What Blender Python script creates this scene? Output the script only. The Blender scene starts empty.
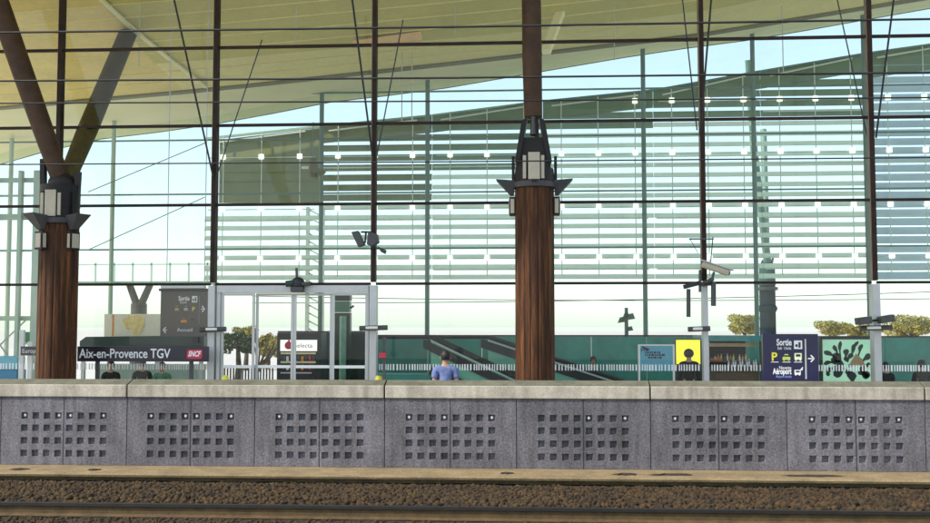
import bpy, math, random
import numpy as np
from mathutils import Vector, Matrix
R = math.radians
random.seed(7)
scene = bpy.context.scene
COL = scene.collection

# ------------------------------------------------------------------ camera
F = 1083.0                      # focal length in photo pixels (930 wide)
YAW, PITCH, CAMZ = R(3.75), R(3.65), 2.2
cam_data = bpy.data.cameras.new('camera')
cam_data.sensor_width = 36.0
cam_data.lens = 36.0 * F / 930.0
cam_data.clip_start = 0.05
cam_data.clip_end = 6000
cam = bpy.data.objects.new('camera', cam_data)
COL.objects.link(cam)
cam.location = (0, 0, CAMZ)
cam.rotation_euler = (R(90) + PITCH, 0, YAW)
scene.camera = cam

# ------------------------------------------------------------------ sky, sun, exposure
SUN_EL, SUN_AZ = R(42), R(245)   # azimuth clockwise from +Y: from the left, a little behind the viewer
world = bpy.data.worlds.new("World")
scene.world = world
world.use_nodes = True
wn = world.node_tree
for n in list(wn.nodes):
    wn.nodes.remove(n)
sky = wn.nodes.new('ShaderNodeTexSky')
sky.sky_type = 'NISHITA'
sky.sun_disc = False
sky.sun_elevation = SUN_EL
sky.sun_rotation = SUN_AZ
sky.air_density = 1.0
sky.dust_density = 5
sky.ozone_density = 0.0
sky.altitude = 1800
bg = wn.nodes.new('ShaderNodeBackground')
bg.inputs['Strength'].default_value = 0.15
wo = wn.nodes.new('ShaderNodeOutputWorld')
veil = wn.nodes.new('ShaderNodeMix'); veil.data_type = 'RGBA'      # thin high cloud over the clear sky
veil.inputs['Factor'].default_value = 0.5
veil.inputs['B'].default_value = (2.0, 2.35, 2.4, 1)
wn.links.new(sky.outputs[0], veil.inputs['A'])
wn.links.new(veil.outputs['Result'], bg.inputs['Color'])
wn.links.new(bg.outputs[0], wo.inputs['Surface'])

sl = bpy.data.lights.new('sun', 'SUN')
sl.energy = 1.7
sl.angle = R(1.0)
sl.color = (1.0, 0.94, 0.85)
sun = bpy.data.objects.new('sun', sl)
COL.objects.link(sun)
sd = Vector((math.sin(SUN_AZ) * math.cos(SUN_EL), math.cos(SUN_AZ) * math.cos(SUN_EL), math.sin(SUN_EL)))
sun.rotation_euler = (-sd).to_track_quat('-Z', 'Y').to_euler()
sun.location = (0, 0, 60)

vs = scene.view_settings
vs.view_transform = 'Standard'
vs.look = 'None'
vs.exposure = 1.5
vs.gamma = 1
vs.use_curve_mapping = False
scene.cycles.transparent_max_bounces = 24
scene.cycles.max_bounces = 8
scene.cycles.sample_clamp_indirect = 6

# ------------------------------------------------------------------ measuring the photo
_fw = Vector((-math.sin(YAW) * math.cos(PITCH), math.cos(YAW) * math.cos(PITCH), math.sin(PITCH)))
_rt = Vector((math.cos(YAW), math.sin(YAW), 0))
_up = _rt.cross(_fw)
def at(px, py, Y):
    d = _fw + _rt * ((px - 465) / F) + _up * ((261.5 - py) / F)
    return Vector((0, 0, CAMZ)) + d * (Y / d.y)
def ax(px, Y, py=330): return at(px, py, Y).x
def az(py, Y, px=465): return at(px, py, Y).z

# ------------------------------------------------------------------ materials
MATS = {}
def mat(name, col, rough=0.6, metal=0.0, var=0.15, scale=6.0, bump=0.0, stretch=(1, 1, 1), col2=None, spec=0.5, detail=5.0, fine=0.0, streak=0.0, emit=0.0):
    if name in MATS: return MATS[name]
    m = bpy.data.materials.new(name); m.use_nodes = True
    nt = m.node_tree; b = nt.nodes['Principled BSDF']
    b.inputs['Roughness'].default_value = rough
    b.inputs['Metallic'].default_value = metal
    b.inputs['Specular IOR Level'].default_value = spec
    tc = nt.nodes.new('ShaderNodeNewGeometry')
    mp = nt.nodes.new('ShaderNodeMapping'); mp.inputs['Scale'].default_value = stretch
    nt.links.new(tc.outputs['Position'], mp.inputs['Vector'])
    nz = nt.nodes.new('ShaderNodeTexNoise'); nz.inputs['Scale'].default_value = scale
    nz.inputs['Detail'].default_value = detail; nz.inputs['Roughness'].default_value = 0.65
    nt.links.new(mp.outputs[0], nz.inputs['Vector'])
    rp = nt.nodes.new('ShaderNodeValToRGB')
    c2 = col2 or tuple(min(1, c * (1 + var)) for c in col)
    c1 = col if col2 else tuple(c * (1 - var) for c in col)
    rp.color_ramp.elements[0].position = 0.32; rp.color_ramp.elements[1].position = 0.68
    rp.color_ramp.elements[0].color = (*c1, 1); rp.color_ramp.elements[1].color = (*c2, 1)
    nt.links.new(nz.outputs['Fac'], rp.inputs['Fac'])
    outc = rp.outputs['Color']
    if fine > 0:
        n2 = nt.nodes.new('ShaderNodeTexNoise'); n2.inputs['Scale'].default_value = scale * 14
        n2.inputs['Detail'].default_value = 3
        nt.links.new(mp.outputs[0], n2.inputs['Vector'])
        r2 = nt.nodes.new('ShaderNodeValToRGB')
        r2.color_ramp.elements[0].position = 0.35; r2.color_ramp.elements[1].position = 0.65
        r2.color_ramp.elements[0].color = (1 - fine,) * 3 + (1,); r2.color_ramp.elements[1].color = (1 + fine,) * 3 + (1,)
        nt.links.new(n2.outputs['Fac'], r2.inputs['Fac'])
        mx = nt.nodes.new('ShaderNodeMix'); mx.data_type = 'RGBA'; mx.blend_type = 'MULTIPLY'
        mx.inputs['Factor'].default_value = 1
        nt.links.new(outc, mx.inputs['A']); nt.links.new(r2.outputs['Color'], mx.inputs['B'])
        outc = mx.outputs['Result']
    if streak > 0:      # rain streaks running down the face
        m3 = nt.nodes.new('ShaderNodeMapping'); m3.inputs['Scale'].default_value = (5, 5, 0.7)
        nt.links.new(tc.outputs['Position'], m3.inputs['Vector'])
        n3 = nt.nodes.new('ShaderNodeTexNoise'); n3.inputs['Scale'].default_value = 1.6; n3.inputs['Detail'].default_value = 6
        nt.links.new(m3.outputs[0], n3.inputs['Vector'])
        r3_ = nt.nodes.new('ShaderNodeValToRGB')
        r3_.color_ramp.elements[0].position = 0.34; r3_.color_ramp.elements[1].position = 0.60
        r3_.color_ramp.elements[0].color = (1 - streak, 1 - streak, 1 - streak * 1.1, 1); r3_.color_ramp.elements[1].color = (1.04,) * 3 + (1,)
        nt.links.new(n3.outputs['Fac'], r3_.inputs['Fac'])
        x3 = nt.nodes.new('ShaderNodeMix'); x3.data_type = 'RGBA'; x3.blend_type = 'MULTIPLY'; x3.inputs['Factor'].default_value = 1
        nt.links.new(outc, x3.inputs['A']); nt.links.new(r3_.outputs['Color'], x3.inputs['B']); outc = x3.outputs['Result']
    if emit:
        nt.links.new(outc, b.inputs['Emission Color']); b.inputs['Emission Strength'].default_value = emit
    nt.links.new(outc, b.inputs['Base Color'])
    if bump:
        bp = nt.nodes.new('ShaderNodeBump'); bp.inputs['Strength'].default_value = bump
        bp.inputs['Distance'].default_value = 0.02
        nt.links.new(nz.outputs['Fac'], bp.inputs['Height']); nt.links.new(bp.outputs[0], b.inputs['Normal'])
    MATS[name] = m
    return m
def glass(name, tint, refl=0.05, edge=0.5, refl_veil=0.0):
    if name in MATS: return MATS[name]
    m = bpy.data.materials.new(name); m.use_nodes = True
    nt = m.node_tree
    for n in list(nt.nodes): nt.nodes.remove(n)
    o = nt.nodes.new('ShaderNodeOutputMaterial')
    t = nt.nodes.new('ShaderNodeBsdfTransparent')
    tc = nt.nodes.new('ShaderNodeTexCoord')
    nz = nt.nodes.new('ShaderNodeTexNoise'); nz.inputs['Scale'].default_value = 1.3; nz.inputs['Detail'].default_value = 4
    nt.links.new(tc.outputs['Object'], nz.inputs['Vector'])
    rp = nt.nodes.new('ShaderNodeValToRGB')
    rp.color_ramp.elements[0].color = (*[c * .95 for c in tint], 1); rp.color_ramp.elements[1].color = (*tint, 1)
    nt.links.new(nz.outputs['Fac'], rp.inputs['Fac']); nt.links.new(rp.outputs[0], t.inputs['Color'])
    g = nt.nodes.new('ShaderNodeBsdfGlossy'); g.inputs['Roughness'].default_value = 0.02
    lw = nt.nodes.new('ShaderNodeLayerWeight'); lw.inputs['Blend'].default_value = 0.3
    pw = nt.nodes.new('ShaderNodeMath'); pw.operation = 'POWER'; pw.inputs[1].default_value = 3
    nt.links.new(lw.outputs['Facing'], pw.inputs[0])
    ma = nt.nodes.new('ShaderNodeMath'); ma.operation = 'MULTIPLY_ADD'
    ma.inputs[1].default_value = edge; ma.inputs[2].default_value = refl
    nt.links.new(pw.outputs[0], ma.inputs[0])
    mx = nt.nodes.new('ShaderNodeMixShader')
    nt.links.new(ma.outputs[0], mx.inputs[0]); nt.links.new(t.outputs[0], mx.inputs[1]); nt.links.new(g.outputs[0], mx.inputs[2])
    nt.links.new(mx.outputs[0], o.inputs['Surface'])
    if refl_veil:  # pale patchy veil painted for soft reflections in the panes
        n2 = nt.nodes.new('ShaderNodeTexNoise'); n2.inputs['Scale'].default_value = 0.45; n2.inputs['Detail'].default_value = 6
        gp = nt.nodes.new('ShaderNodeNewGeometry'); nt.links.new(gp.outputs['Position'], n2.inputs['Vector'])
        mr = nt.nodes.new('ShaderNodeMapRange'); mr.inputs['From Min'].default_value = .42; mr.inputs['From Max'].default_value = .72
        mr.inputs['To Min'].default_value = .006; mr.inputs['To Max'].default_value = refl_veil
        nt.links.new(n2.outputs['Fac'], mr.inputs['Value'])
        df = nt.nodes.new('ShaderNodeBsdfDiffuse'); df.inputs['Color'].default_value = (.8, .77, .66, 1)
        tl = nt.nodes.new('ShaderNodeBsdfTranslucent'); tl.inputs['Color'].default_value = (.8, .77, .66, 1)
        ad = nt.nodes.new('ShaderNodeMixShader'); nt.links.new(df.outputs[0], ad.inputs[1]); nt.links.new(tl.outputs[0], ad.inputs[2])
        m2 = nt.nodes.new('ShaderNodeMixShader'); nt.links.new(mr.outputs[0], m2.inputs[0]); nt.links.new(mx.outputs[0], m2.inputs[1]); nt.links.new(ad.outputs[0], m2.inputs[2])
        nt.links.new(m2.outputs[0], o.inputs['Surface'])
    MATS[name] = m
    return m

M_conc = mat('panel_concrete', (0.135, 0.126, 0.138), 0.9, var=0.25, scale=2.2, bump=0.25, fine=0.30, streak=.30)
M_cope = mat('coping_concrete', (0.42, 0.375, 0.30), 0.85, var=0.14, scale=3, bump=0.15, fine=0.12, streak=.28)
M_capt = mat('weathered_capping', (0.12, 0.115, 0.08), 0.9, var=0.3, scale=4, bump=0.3, fine=.2)
M_kerb = mat('ledge_concrete', (0.22, 0.16, 0.08), 0.9, var=0.3, scale=2.2, bump=0.3, fine=0.2)
M_dot = mat('dot_white', (0.85, 0.85, 0.82), 0.5, var=0.05)
M_stone = mat('ballast_stone', (0.007, 0.004, 0.0015), 0.95, scale=6, col2=(0.075, 0.041, 0.011), detail=3)
M_bed = mat('track_bed_gravel', (0.012, 0.008, 0.004), 0.95, scale=20, col2=(0.04, 0.026, 0.012), bump=0.8)
M_ground = mat('dry_ground', (0.46, 0.44, 0.38), 0.95, var=0.12, scale=0.3)
M_pave = mat('platform_paving', (0.50, 0.47, 0.42), 0.8, var=0.12, scale=2, fine=0.08)
M_tile = mat('hall_floor_tile', (0.62, 0.57, 0.46), 0.5, var=0.08, scale=1.5)
M_rust = mat('rusty_steel', (0.085, 0.052, 0.018), 0.85, var=0.35, scale=7, bump=0.2, fine=0.2)
M_rhead = mat('shadow_dark_steel', (0.014, 0.012, 0.010), 0.7, metal=0.1, var=0.3, scale=5)  # head darkened to draw the shadow line behind the rail
M_wire = mat('wire', (0.03, 0.03, 0.03), 0.5, metal=0.5)
M_frame = mat('dark_brown_steel', (0.034, 0.018, 0.013), 0.6, var=0.35, scale=3, spec=.2)
M_alu = mat('aluminium', (0.52, 0.52, 0.51), 0.4, metal=0.3, var=0.06, scale=3)
M_glowsq = mat('glowing_square_fixing', (0.9, 0.9, 0.86), .5, var=.02, emit=.5)  # glow added so the white square fixings stay bright
M_trim = mat('bronze_trim', (0.24, 0.18, 0.13), .5, var=.2, scale=2)
M_black = mat('black_paint', (0.018, 0.018, 0.02), 0.5, var=0.2)
M_dgrey = mat('dark_grey_paint', (0.06, 0.06, 0.062), 0.5, var=0.2)
M_white = mat('white_paint', (0.78, 0.79, 0.78), 0.5, var=0.04)
M_beige = mat('beige_metal', (0.46, 0.40, 0.30), 0.5, var=0.08, scale=4)
M_teal = mat('teal_steel', (0.12, 0.21, 0.17), 0.5, var=0.15, scale=1)
M_palegreen = mat('pale_green_steel', (0.40, 0.52, 0.42), 0.5, var=0.1, scale=1)
M_tealwall = mat('teal_panel', (0.046, 0.235, 0.190), 0.25, var=0.3, scale=0.6)
M_greenlight = mat('green_panel', (0.17, 0.46, 0.32), 0.3, var=0.15, scale=0.8)
M_darkgreen = mat('dark_green_panel', (0.012, 0.034, 0.026), 0.35, var=0.3, scale=0.8)
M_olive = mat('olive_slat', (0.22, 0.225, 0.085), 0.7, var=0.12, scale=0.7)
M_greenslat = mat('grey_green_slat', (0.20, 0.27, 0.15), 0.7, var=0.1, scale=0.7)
M_reflslat = mat('reflection_pale_slat', (0.78, 0.83, 0.78), 0.6, var=0.06, scale=0.7)  # sky reflection in the near glass put into the lower slats' colour
M_reflblueslat = mat('reflection_blue_slat', (0.60, 0.68, 0.77), 0.6, var=0.06, scale=0.7)  # bluish reflection in the near glass put into the slat colour
M_soft_o = mat('olive_soffit', (0.70, 0.63, 0.20), 0.8, var=0.06, scale=0.5, fine=0.03)
M_soft_y = mat('yellow_soffit', (0.90, 0.81, 0.36), 0.8, var=0.05, scale=0.5, fine=0.03)
M_soft_a = mat('amber_lit_soffit', (0.86, 0.70, 0.26), 0.8, var=0.10, scale=0.5, fine=0.03)  # orange light on the left bays put into the colour
M_soft_p = mat('pale_soffit', (0.90, 0.87, 0.54), 0.8, var=0.04, scale=0.5)
M_palesteel = mat('pale_steel', (.55, .55, .45), .5, var=.05)
M_roof = mat('roof_metal', (0.4, 0.4, 0.38), 0.5, metal=0.5)
M_glass = glass('clear_glass', (0.975, 0.985, 0.975), 0.03, 0.35, refl_veil=.045)
M_gglass = glass('green_glass', (0.90, 0.975, 0.89), 0.03, 0.4)
M_navy = mat('navy_enamel', (0.018, 0.016, 0.055), 0.3, var=0.12, scale=2)
M_plum = mat('dark_plum_enamel', (0.022, 0.017, 0.030), 0.3, var=0.12, scale=2)
M_sgrey = mat('brown_grey_enamel', (0.095, 0.08, 0.075), 0.4, var=0.12, scale=2)
M_sblue = mat('sky_blue_panel', (0.11, 0.36, 0.47), 0.4, var=0.06, scale=2)
M_red = mat('red_enamel', (0.55, 0.02, 0.06), 0.4, var=0.08)
M_yellow = mat('yellow_poster', (0.78, 0.70, 0.05), 0.5, var=0.08)
M_gold = mat('golden_print', (0.72, 0.50, 0.12), 0.5, col2=(0.85, 0.72, 0.36), scale=9)
M_cream = mat('cream_panel', (0.78, 0.74, 0.58), 0.5, var=0.05)
M_orange = mat('orange_print', (0.75, 0.28, 0.05), 0.5)
M_skin = mat('skin', (0.42, 0.25, 0.17), 0.55, var=0.06)
M_hair = mat('dark_hair', (0.014, 0.011, 0.010), 0.6, var=0.3, scale=30)
M_shirtb = mat('lavender_blue_cotton', (0.15, 0.19, 0.38), 0.85, var=0.25, scale=11, bump=.9)
M_shirtk = mat('black_cotton', (0.014, 0.014, 0.016), 0.85, var=0.2, scale=9)
M_shirtg = mat('green_cotton', (0.06, 0.20, 0.13), 0.85, var=0.2, scale=9)
M_trous = mat('dark_denim', (0.03, 0.035, 0.06), 0.9, var=0.2, scale=20)
M_bark = mat('bark', (0.06, 0.045, 0.03), 0.9, var=0.3, scale=8)
M_leafd = mat('dark_leaf', (0.022, 0.045, 0.018), 0.7, col2=(0.05, 0.085, 0.03), scale=1.5)
M_leafy = mat('olive_yellow_leaf', (0.12, 0.105, 0.018), 0.7, col2=(0.40, 0.33, 0.065), scale=1.2)
M_blue = mat('blue_plastic', (0.02, 0.22, 0.40), 0.4, var=0.1)
M_bottle = mat('bottle_glass_dark', (0.06, 0.05, 0.02), 0.2)

def translucent(m, amount, col):      # translucency added to brighten the slats
    nt = m.node_tree; b = nt.nodes['Principled BSDF']; o = nt.nodes['Material Output']
    t = nt.nodes.new('ShaderNodeBsdfTranslucent'); t.inputs['Color'].default_value = (*col, 1)
    x = nt.nodes.new('ShaderNodeMixShader'); x.inputs[0].default_value = amount
    nt.links.new(b.outputs[0], x.inputs[1]); nt.links.new(t.outputs[0], x.inputs[2]); nt.links.new(x.outputs[0], o.inputs['Surface'])
def per_object_tone(m, amp):      # every precast panel has its own tone
    nt = m.node_tree; b = nt.nodes['Principled BSDF']; src = b.inputs['Base Color'].links[0].from_socket
    oi = nt.nodes.new('ShaderNodeObjectInfo'); mr = nt.nodes.new('ShaderNodeMapRange')
    mr.inputs['To Min'].default_value = 1 - amp; mr.inputs['To Max'].default_value = 1 + amp
    nt.links.new(oi.outputs['Random'], mr.inputs['Value'])
    x = nt.nodes.new('ShaderNodeVectorMath'); x.operation = 'SCALE'
    nt.links.new(src, x.inputs[0]); nt.links.new(mr.outputs[0], x.inputs['Scale']); nt.links.new(x.outputs[0], b.inputs['Base Color'])
per_object_tone(M_conc, .12); per_object_tone(M_cope, .07)
translucent(M_greenslat, .2, (.6, .75, .5)); translucent(M_reflslat, .6, (.88, .93, .88)); translucent(M_reflblueslat, .45, (.78, .86, .95))
# wood of the columns: long vertical streaks
def wood():
    m = bpy.data.materials.new('column_timber'); m.use_nodes = True
    nt = m.node_tree; b = nt.nodes['Principled BSDF']; b.inputs['Roughness'].default_value = 0.65; b.inputs['Specular IOR Level'].default_value = 0.25
    tc = nt.nodes.new('ShaderNodeTexCoord')
    mp = nt.nodes.new('ShaderNodeMapping'); mp.inputs['Scale'].default_value = (11, 11, 0.75)
    nt.links.new(tc.outputs['Object'], mp.inputs['Vector'])
    nz = nt.nodes.new('ShaderNodeTexNoise'); nz.inputs['Scale'].default_value = 1.0; nz.inputs['Detail'].default_value = 7
    nz.inputs['Roughness'].default_value = 0.7
    nt.links.new(mp.outputs[0], nz.inputs['Vector'])
    rp = nt.nodes.new('ShaderNodeValToRGB')
    e = rp.color_ramp.elements
    e[0].position = 0.30; e[0].color = (0.012, 0.004, 0.002, 1)
    e[1].position = 0.72; e[1].color = (0.20, 0.080, 0.022, 1)
    k = e.new(0.5); k.color = (0.058, 0.021, 0.007, 1)
    k = e.new(0.86); k.color = (0.42, 0.20, 0.060, 1)
    nt.links.new(nz.outputs['Fac'], rp.inputs['Fac'])
    nt.links.new(rp.outputs[0], b.inputs['Base Color'])
    bp = nt.nodes.new('ShaderNodeBump'); bp.inputs['Strength'].default_value = 0.5; bp.inputs['Distance'].default_value = 0.02
    nt.links.new(nz.outputs['Fac'], bp.inputs['Height']); nt.links.new(bp.outputs[0], b.inputs['Normal'])
    return m
M_wood = wood()
M_brsteel = mat('brown_painted_steel', (0.062, 0.032, 0.016), 0.6, var=0.3, scale=3, spec=.25)
M_bronze = mat('dark_bronze_steel', (0.014, 0.010, 0.009), 0.5, var=0.3, scale=3, spec=.3)

# ------------------------------------------------------------------ builders
def setp(o, label=None, cat=None, group=None, kind=None):
    if label: o['label'] = label
    if cat: o['category'] = cat
    if group: o['group'] = group
    if kind: o['kind'] = kind
    return o
def origin(o):
    v = Vector((0, 0, 0))
    while o is not None:
        v += o.location; o = o.parent
    return v
def thing(name, loc, label, cat, group=None):
    o = bpy.data.objects.new(name, None); COL.objects.link(o)
    o.location = loc; o.empty_display_size = 0.2
    return setp(o, label, cat, group)
class MB:
    def __init__(s): s.v = []; s.f = []; s.sm = []; s.T = None
    def add(s, vs, fs, smooth=False):
        b = len(s.v)
        for v in vs:
            v = Vector(v)
            if s.T is not None: v = s.T @ v
            s.v.append(v)
        for f in fs:
            s.f.append(tuple(b + i for i in f)); s.sm.append(smooth)
        return s
    def box(s, x0, x1, y0, y1, z0, z1):
        return s.add([(x0, y0, z0), (x1, y0, z0), (x1, y1, z0), (x0, y1, z0), (x0, y0, z1), (x1, y0, z1), (x1, y1, z1), (x0, y1, z1)],
                     [(0, 3, 2, 1), (4, 5, 6, 7), (0, 1, 5, 4), (1, 2, 6, 5), (2, 3, 7, 6), (3, 0, 4, 7)])
    def obox(s, p0, p1, w, h, up=(0, 0, 1)):     # bar of section w x h from p0 to p1
        p0 = Vector(p0); p1 = Vector(p1); d = (p1 - p0).normalized()
        a = d.cross(Vector(up))
        if a.length < 1e-4: a = d.cross(Vector((0, 1, 0)))
        a.normalize(); b = a.cross(d)
        q = [p + a * sx * w / 2 + b * sz * h / 2 for p in (p0, p1) for sx, sz in ((-1, -1), (1, -1), (1, 1), (-1, 1))]
        return s.add(q, [(0, 3, 2, 1), (4, 5, 6, 7), (0, 1, 5, 4), (1, 2, 6, 5), (2, 3, 7, 6), (3, 0, 4, 7)])
    def tube(s, pts, rad, n=10, cap=True):
        pts = [Vector(p) for p in pts]
        if not hasattr(rad, '__len__'): rad = [rad] * len(pts)
        vs = []; fs = []; prev = None
        for i, p in enumerate(pts):
            d = (pts[min(i + 1, len(pts) - 1)] - pts[max(i - 1, 0)]).normalized()
            a = d.cross(Vector((0, 1, 0))) if abs(d.y) < 0.9 else d.cross(Vector((0, 0, 1)))
            a.normalize()
            if prev is not None and a.dot(prev) < 0: a = -a
            prev = a
            b = d.cross(a)
            for k in range(n):
                t = 2 * math.pi * k / n
                vs.append(p + (a * math.cos(t) + b * math.sin(t)) * rad[i])
        for i in range(len(pts) - 1):
            for k in range(n):
                fs.append((i * n + k, i * n + (k + 1) % n, (i + 1) * n + (k + 1) % n, (i + 1) * n + k))
        s.add(vs, fs, True)
        if cap:
            s.add(vs[:n], [tuple(range(n - 1, -1, -1))]); s.add(vs[-n:], [tuple(range(n))])
        return s
    def poly(s, pts, d):      # polygon extruded by vector d
        pts = [Vector(p) for p in pts]; d = Vector(d); n = len(pts)
        return s.add(pts + [p + d for p in pts], [tuple(range(n)), tuple(range(2 * n - 1, n - 1, -1))] +
                     [(i, i + n, (i + 1) % n + n, (i + 1) % n) for i in range(n)])
    def ball(s, c, r, n=10, m=7):
        c = Vector(c); r = Vector(r) if hasattr(r, '__len__') else Vector((r, r, r))
        vs = [c + Vector((0, 0, r.z))]
        for j in range(1, m):
            for i in range(n):
                t = math.pi * j / m; u = 2 * math.pi * i / n
                vs.append(c + Vector((r.x * math.sin(t) * math.cos(u), r.y * math.sin(t) * math.sin(u), r.z * math.cos(t))))
        vs.append(c - Vector((0, 0, r.z)))
        fs = [(0, 1 + i, 1 + (i + 1) % n) for i in range(n)]
        for j in range(m - 2):
            for i in range(n):
                a = 1 + j * n + i; b = 1 + j * n + (i + 1) % n
                fs.append((a, a + n, b + n, b))
        L = len(vs) - 1; o = 1 + (m - 2) * n
        fs += [(o + i, L, o + (i + 1) % n) for i in range(n)]
        return s.add(vs, fs, True)
    def build(s, name, material, parent=None, loc=None, bevel=0.0):
        off = origin(parent) if parent is not None else (Vector(loc) if loc is not None else Vector((0, 0, 0)))
        me = bpy.data.meshes.new(name)
        me.from_pydata([tuple(v - off) for v in s.v], [], s.f)
        me.polygons.foreach_set('use_smooth', s.sm)
        me.materials.append(material)
        me.update()
        o = bpy.data.objects.new(name, me); COL.objects.link(o)
        if parent is not None: o.parent = parent
        else: o.location = off
        if bevel:
            md = o.modifiers.new('bevel', 'BEVEL'); md.width = bevel; md.segments = 2; md.limit_method = 'ANGLE'
        return o
def B(*a): return MB().box(*a)
def copy_tree(o, parent=None):
    c = o.copy(); COL.objects.link(c)
    if parent is not None: c.parent = parent
    for ch in list(o.children): copy_tree(ch, c)
    return c
def struct(o): o['kind'] = 'structure'; return o
def text_mesh(name, body, size, x, y, z, material, parent, width=None, align='LEFT', shear=0.0, ext=0.004, bold=0.0):
    cu = bpy.data.curves.new(name, 'FONT'); cu.body = body; cu.size = size; cu.extrude = ext; cu.align_x = align
    cu.shear = shear; cu.offset = bold; cu.resolution_u = 3
    tmp = bpy.data.objects.new('tmp_text', cu); COL.objects.link(tmp)
    bpy.context.view_layer.update()
    me = bpy.data.meshes.new_from_object(tmp.evaluated_get(bpy.context.evaluated_depsgraph_get()))
    bpy.data.objects.remove(tmp); bpy.data.curves.remove(cu)
    me.name = name
    co = np.empty(len(me.vertices) * 3); me.vertices.foreach_get('co', co); co = co.reshape(-1, 3)
    sx = 1.0
    if width: sx = width / (co[:, 0].max() - co[:, 0].min())
    off = origin(parent)
    new = np.stack([co[:, 0] * sx + x - off.x, y - co[:, 2] - off.y, co[:, 1] + z - off.z], 1)
    me.vertices.foreach_set('co', new.ravel()); me.update()
    me.materials.clear(); me.materials.append(material)
    o = bpy.data.objects.new(name, me); COL.objects.link(o); o.parent = parent
    return o

# ================================================================== LARGE STRUCTURE
YW = 17.5       # front of the concrete barrier
YC = 22.5       # timber columns
YF = 24.0       # near glass facade
YB = 35.0       # far glass facade
# --- ground
struct(MB().add([(-2500, -2500, -0.60), (2500, -2500, -0.60), (2500, 2500, -0.60), (-2500, 2500, -0.60)], [(0, 1, 2, 3)]).build('ground', M_ground))
struct(B(-60, 60, 21.1, 23.85, -0.58, 0.0).build('platform', M_pave))
struct(B(-60, 60, 23.854, 36.5, -0.58, 0.004).build('hall_floor', M_tile))
struct(B(-80, 80, 36.504, 130, -0.58, -0.03).build('forecourt', M_pave))
struct(B(-60, 60, 18.0, 21.08, -0.59, -0.52).build('track_bed', M_bed))
# near track bed
def bed_mesh():
    m = MB(); xs = np.linspace(-30, 30, 241)
    prof = [(3.0, -0.30), (9.5, -0.26), (12.0, -0.24), (13.0, -0.20), (13.6, -0.18), (13.85, -0.14), (14.15, -0.085), (15.0, -0.085), (16.0, -0.10), (16.5, -0.15), (16.9, -0.15), (16.95, -0.55)]
    rng = np.random.RandomState(3)
    vs = [(x, y, z + rng.uniform(-.008, .008)) for (y, z) in prof for x in xs]
    n = len(xs)
    fs = [(j * n + i, j * n + i + 1, (j + 1) * n + i + 1, (j + 1) * n + i) for j in range(len(prof) - 1) for i in range(n - 1)]
    return m.add(vs, fs, True)
struct(bed_mesh().build('track_bed', M_bed))
# stones
def stones():
    rng = np.random.RandomState(5)
    t = (1 + 5 ** .5) / 2
    ico = np.array([(-1, t, 0), (1, t, 0), (-1, -t, 0), (1, -t, 0), (0, -1, t), (0, 1, t), (0, -1, -t), (0, 1, -t), (t, 0, -1), (t, 0, 1), (-t, 0, -1), (-t, 0, 1)]) / 1.9
    tri = np.array([(0, 11, 5), (0, 5, 1), (0, 1, 7), (0, 7, 10), (0, 10, 11), (1, 5, 9), (5, 11, 4), (11, 10, 2), (10, 7, 6), (7, 1, 8), (3, 9, 4), (3, 4, 2), (3, 2, 6), (3, 6, 8), (3, 8, 9), (4, 9, 5), (2, 4, 11), (6, 2, 10), (8, 6, 7), (9, 8, 1)])
    def field(n, x0, x1, y0, y1, zf, r0, r1):
        X = rng.uniform(x0, x1, n); Y = rng.uniform(y0, y1, n); Z = zf(Y)
        r = rng.uniform(r0, r1, n)
        return np.stack([X, Y, Z, r], 1)
    zf = lambda Y: np.interp(Y, [12.0, 13.0, 13.6, 13.85, 14.15, 15.0, 16.0, 16.5], [-0.24, -0.20, -0.18, -0.14, -0.085, -0.085, -0.10, -0.15])
    P = np.concatenate([field(21000, -13, 12, 13.80, 16.50, zf, .018, .042), field(7000, -11, 10, 12.2, 13.60, zf, .015, .032),
                        field(1300, -13, 12, 14.0, 14.7, lambda Y: zf(Y) + .02, .03, .05)])
    n = len(P)
    V = ico[None] * (1 + rng.uniform(-.28, .28, (n, 12, 1)))
    q = rng.normal(size=(n, 3, 3)); Q = np.linalg.qr(q)[0]
    V = np.einsum('nij,nkj->nki', Q, V) * rng.uniform(.75, 1.25, (n, 1, 3)) * P[:, None, 3:4] + P[:, None, :3]
    Fc = (tri[None] + (np.arange(n) * 12)[:, None, None]).reshape(-1, 3)
    me = bpy.data.meshes.new('track_ballast')
    me.vertices.add(n * 12); me.vertices.foreach_set('co', V.ravel())
    me.loops.add(len(Fc) * 3); me.loops.foreach_set('vertex_index', Fc.ravel())
    me.polygons.add(len(Fc)); me.polygons.foreach_set('loop_start', np.arange(len(Fc)) * 3)
    me.update(); me.validate(); me.materials.append(M_stone)
    o = bpy.data.objects.new('track_ballast', me); COL.objects.link(o)
    setp(o, 'rust brown crushed stone ballast lying between the rail and the concrete ledge', 'ballast', kind='stuff')
stones()
struct(MB().poly([(-30, 16.80, -0.6), (-30, 16.80, -0.065), (-30, 16.56, -0.062), (-30, 16.55, -0.03), (-30, 16.60, -0.018), (-30, YW + .30, 0.0), (-30, YW + .30, -0.6)], (60, 0, 0)).build('kerb', M_kerb))

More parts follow.
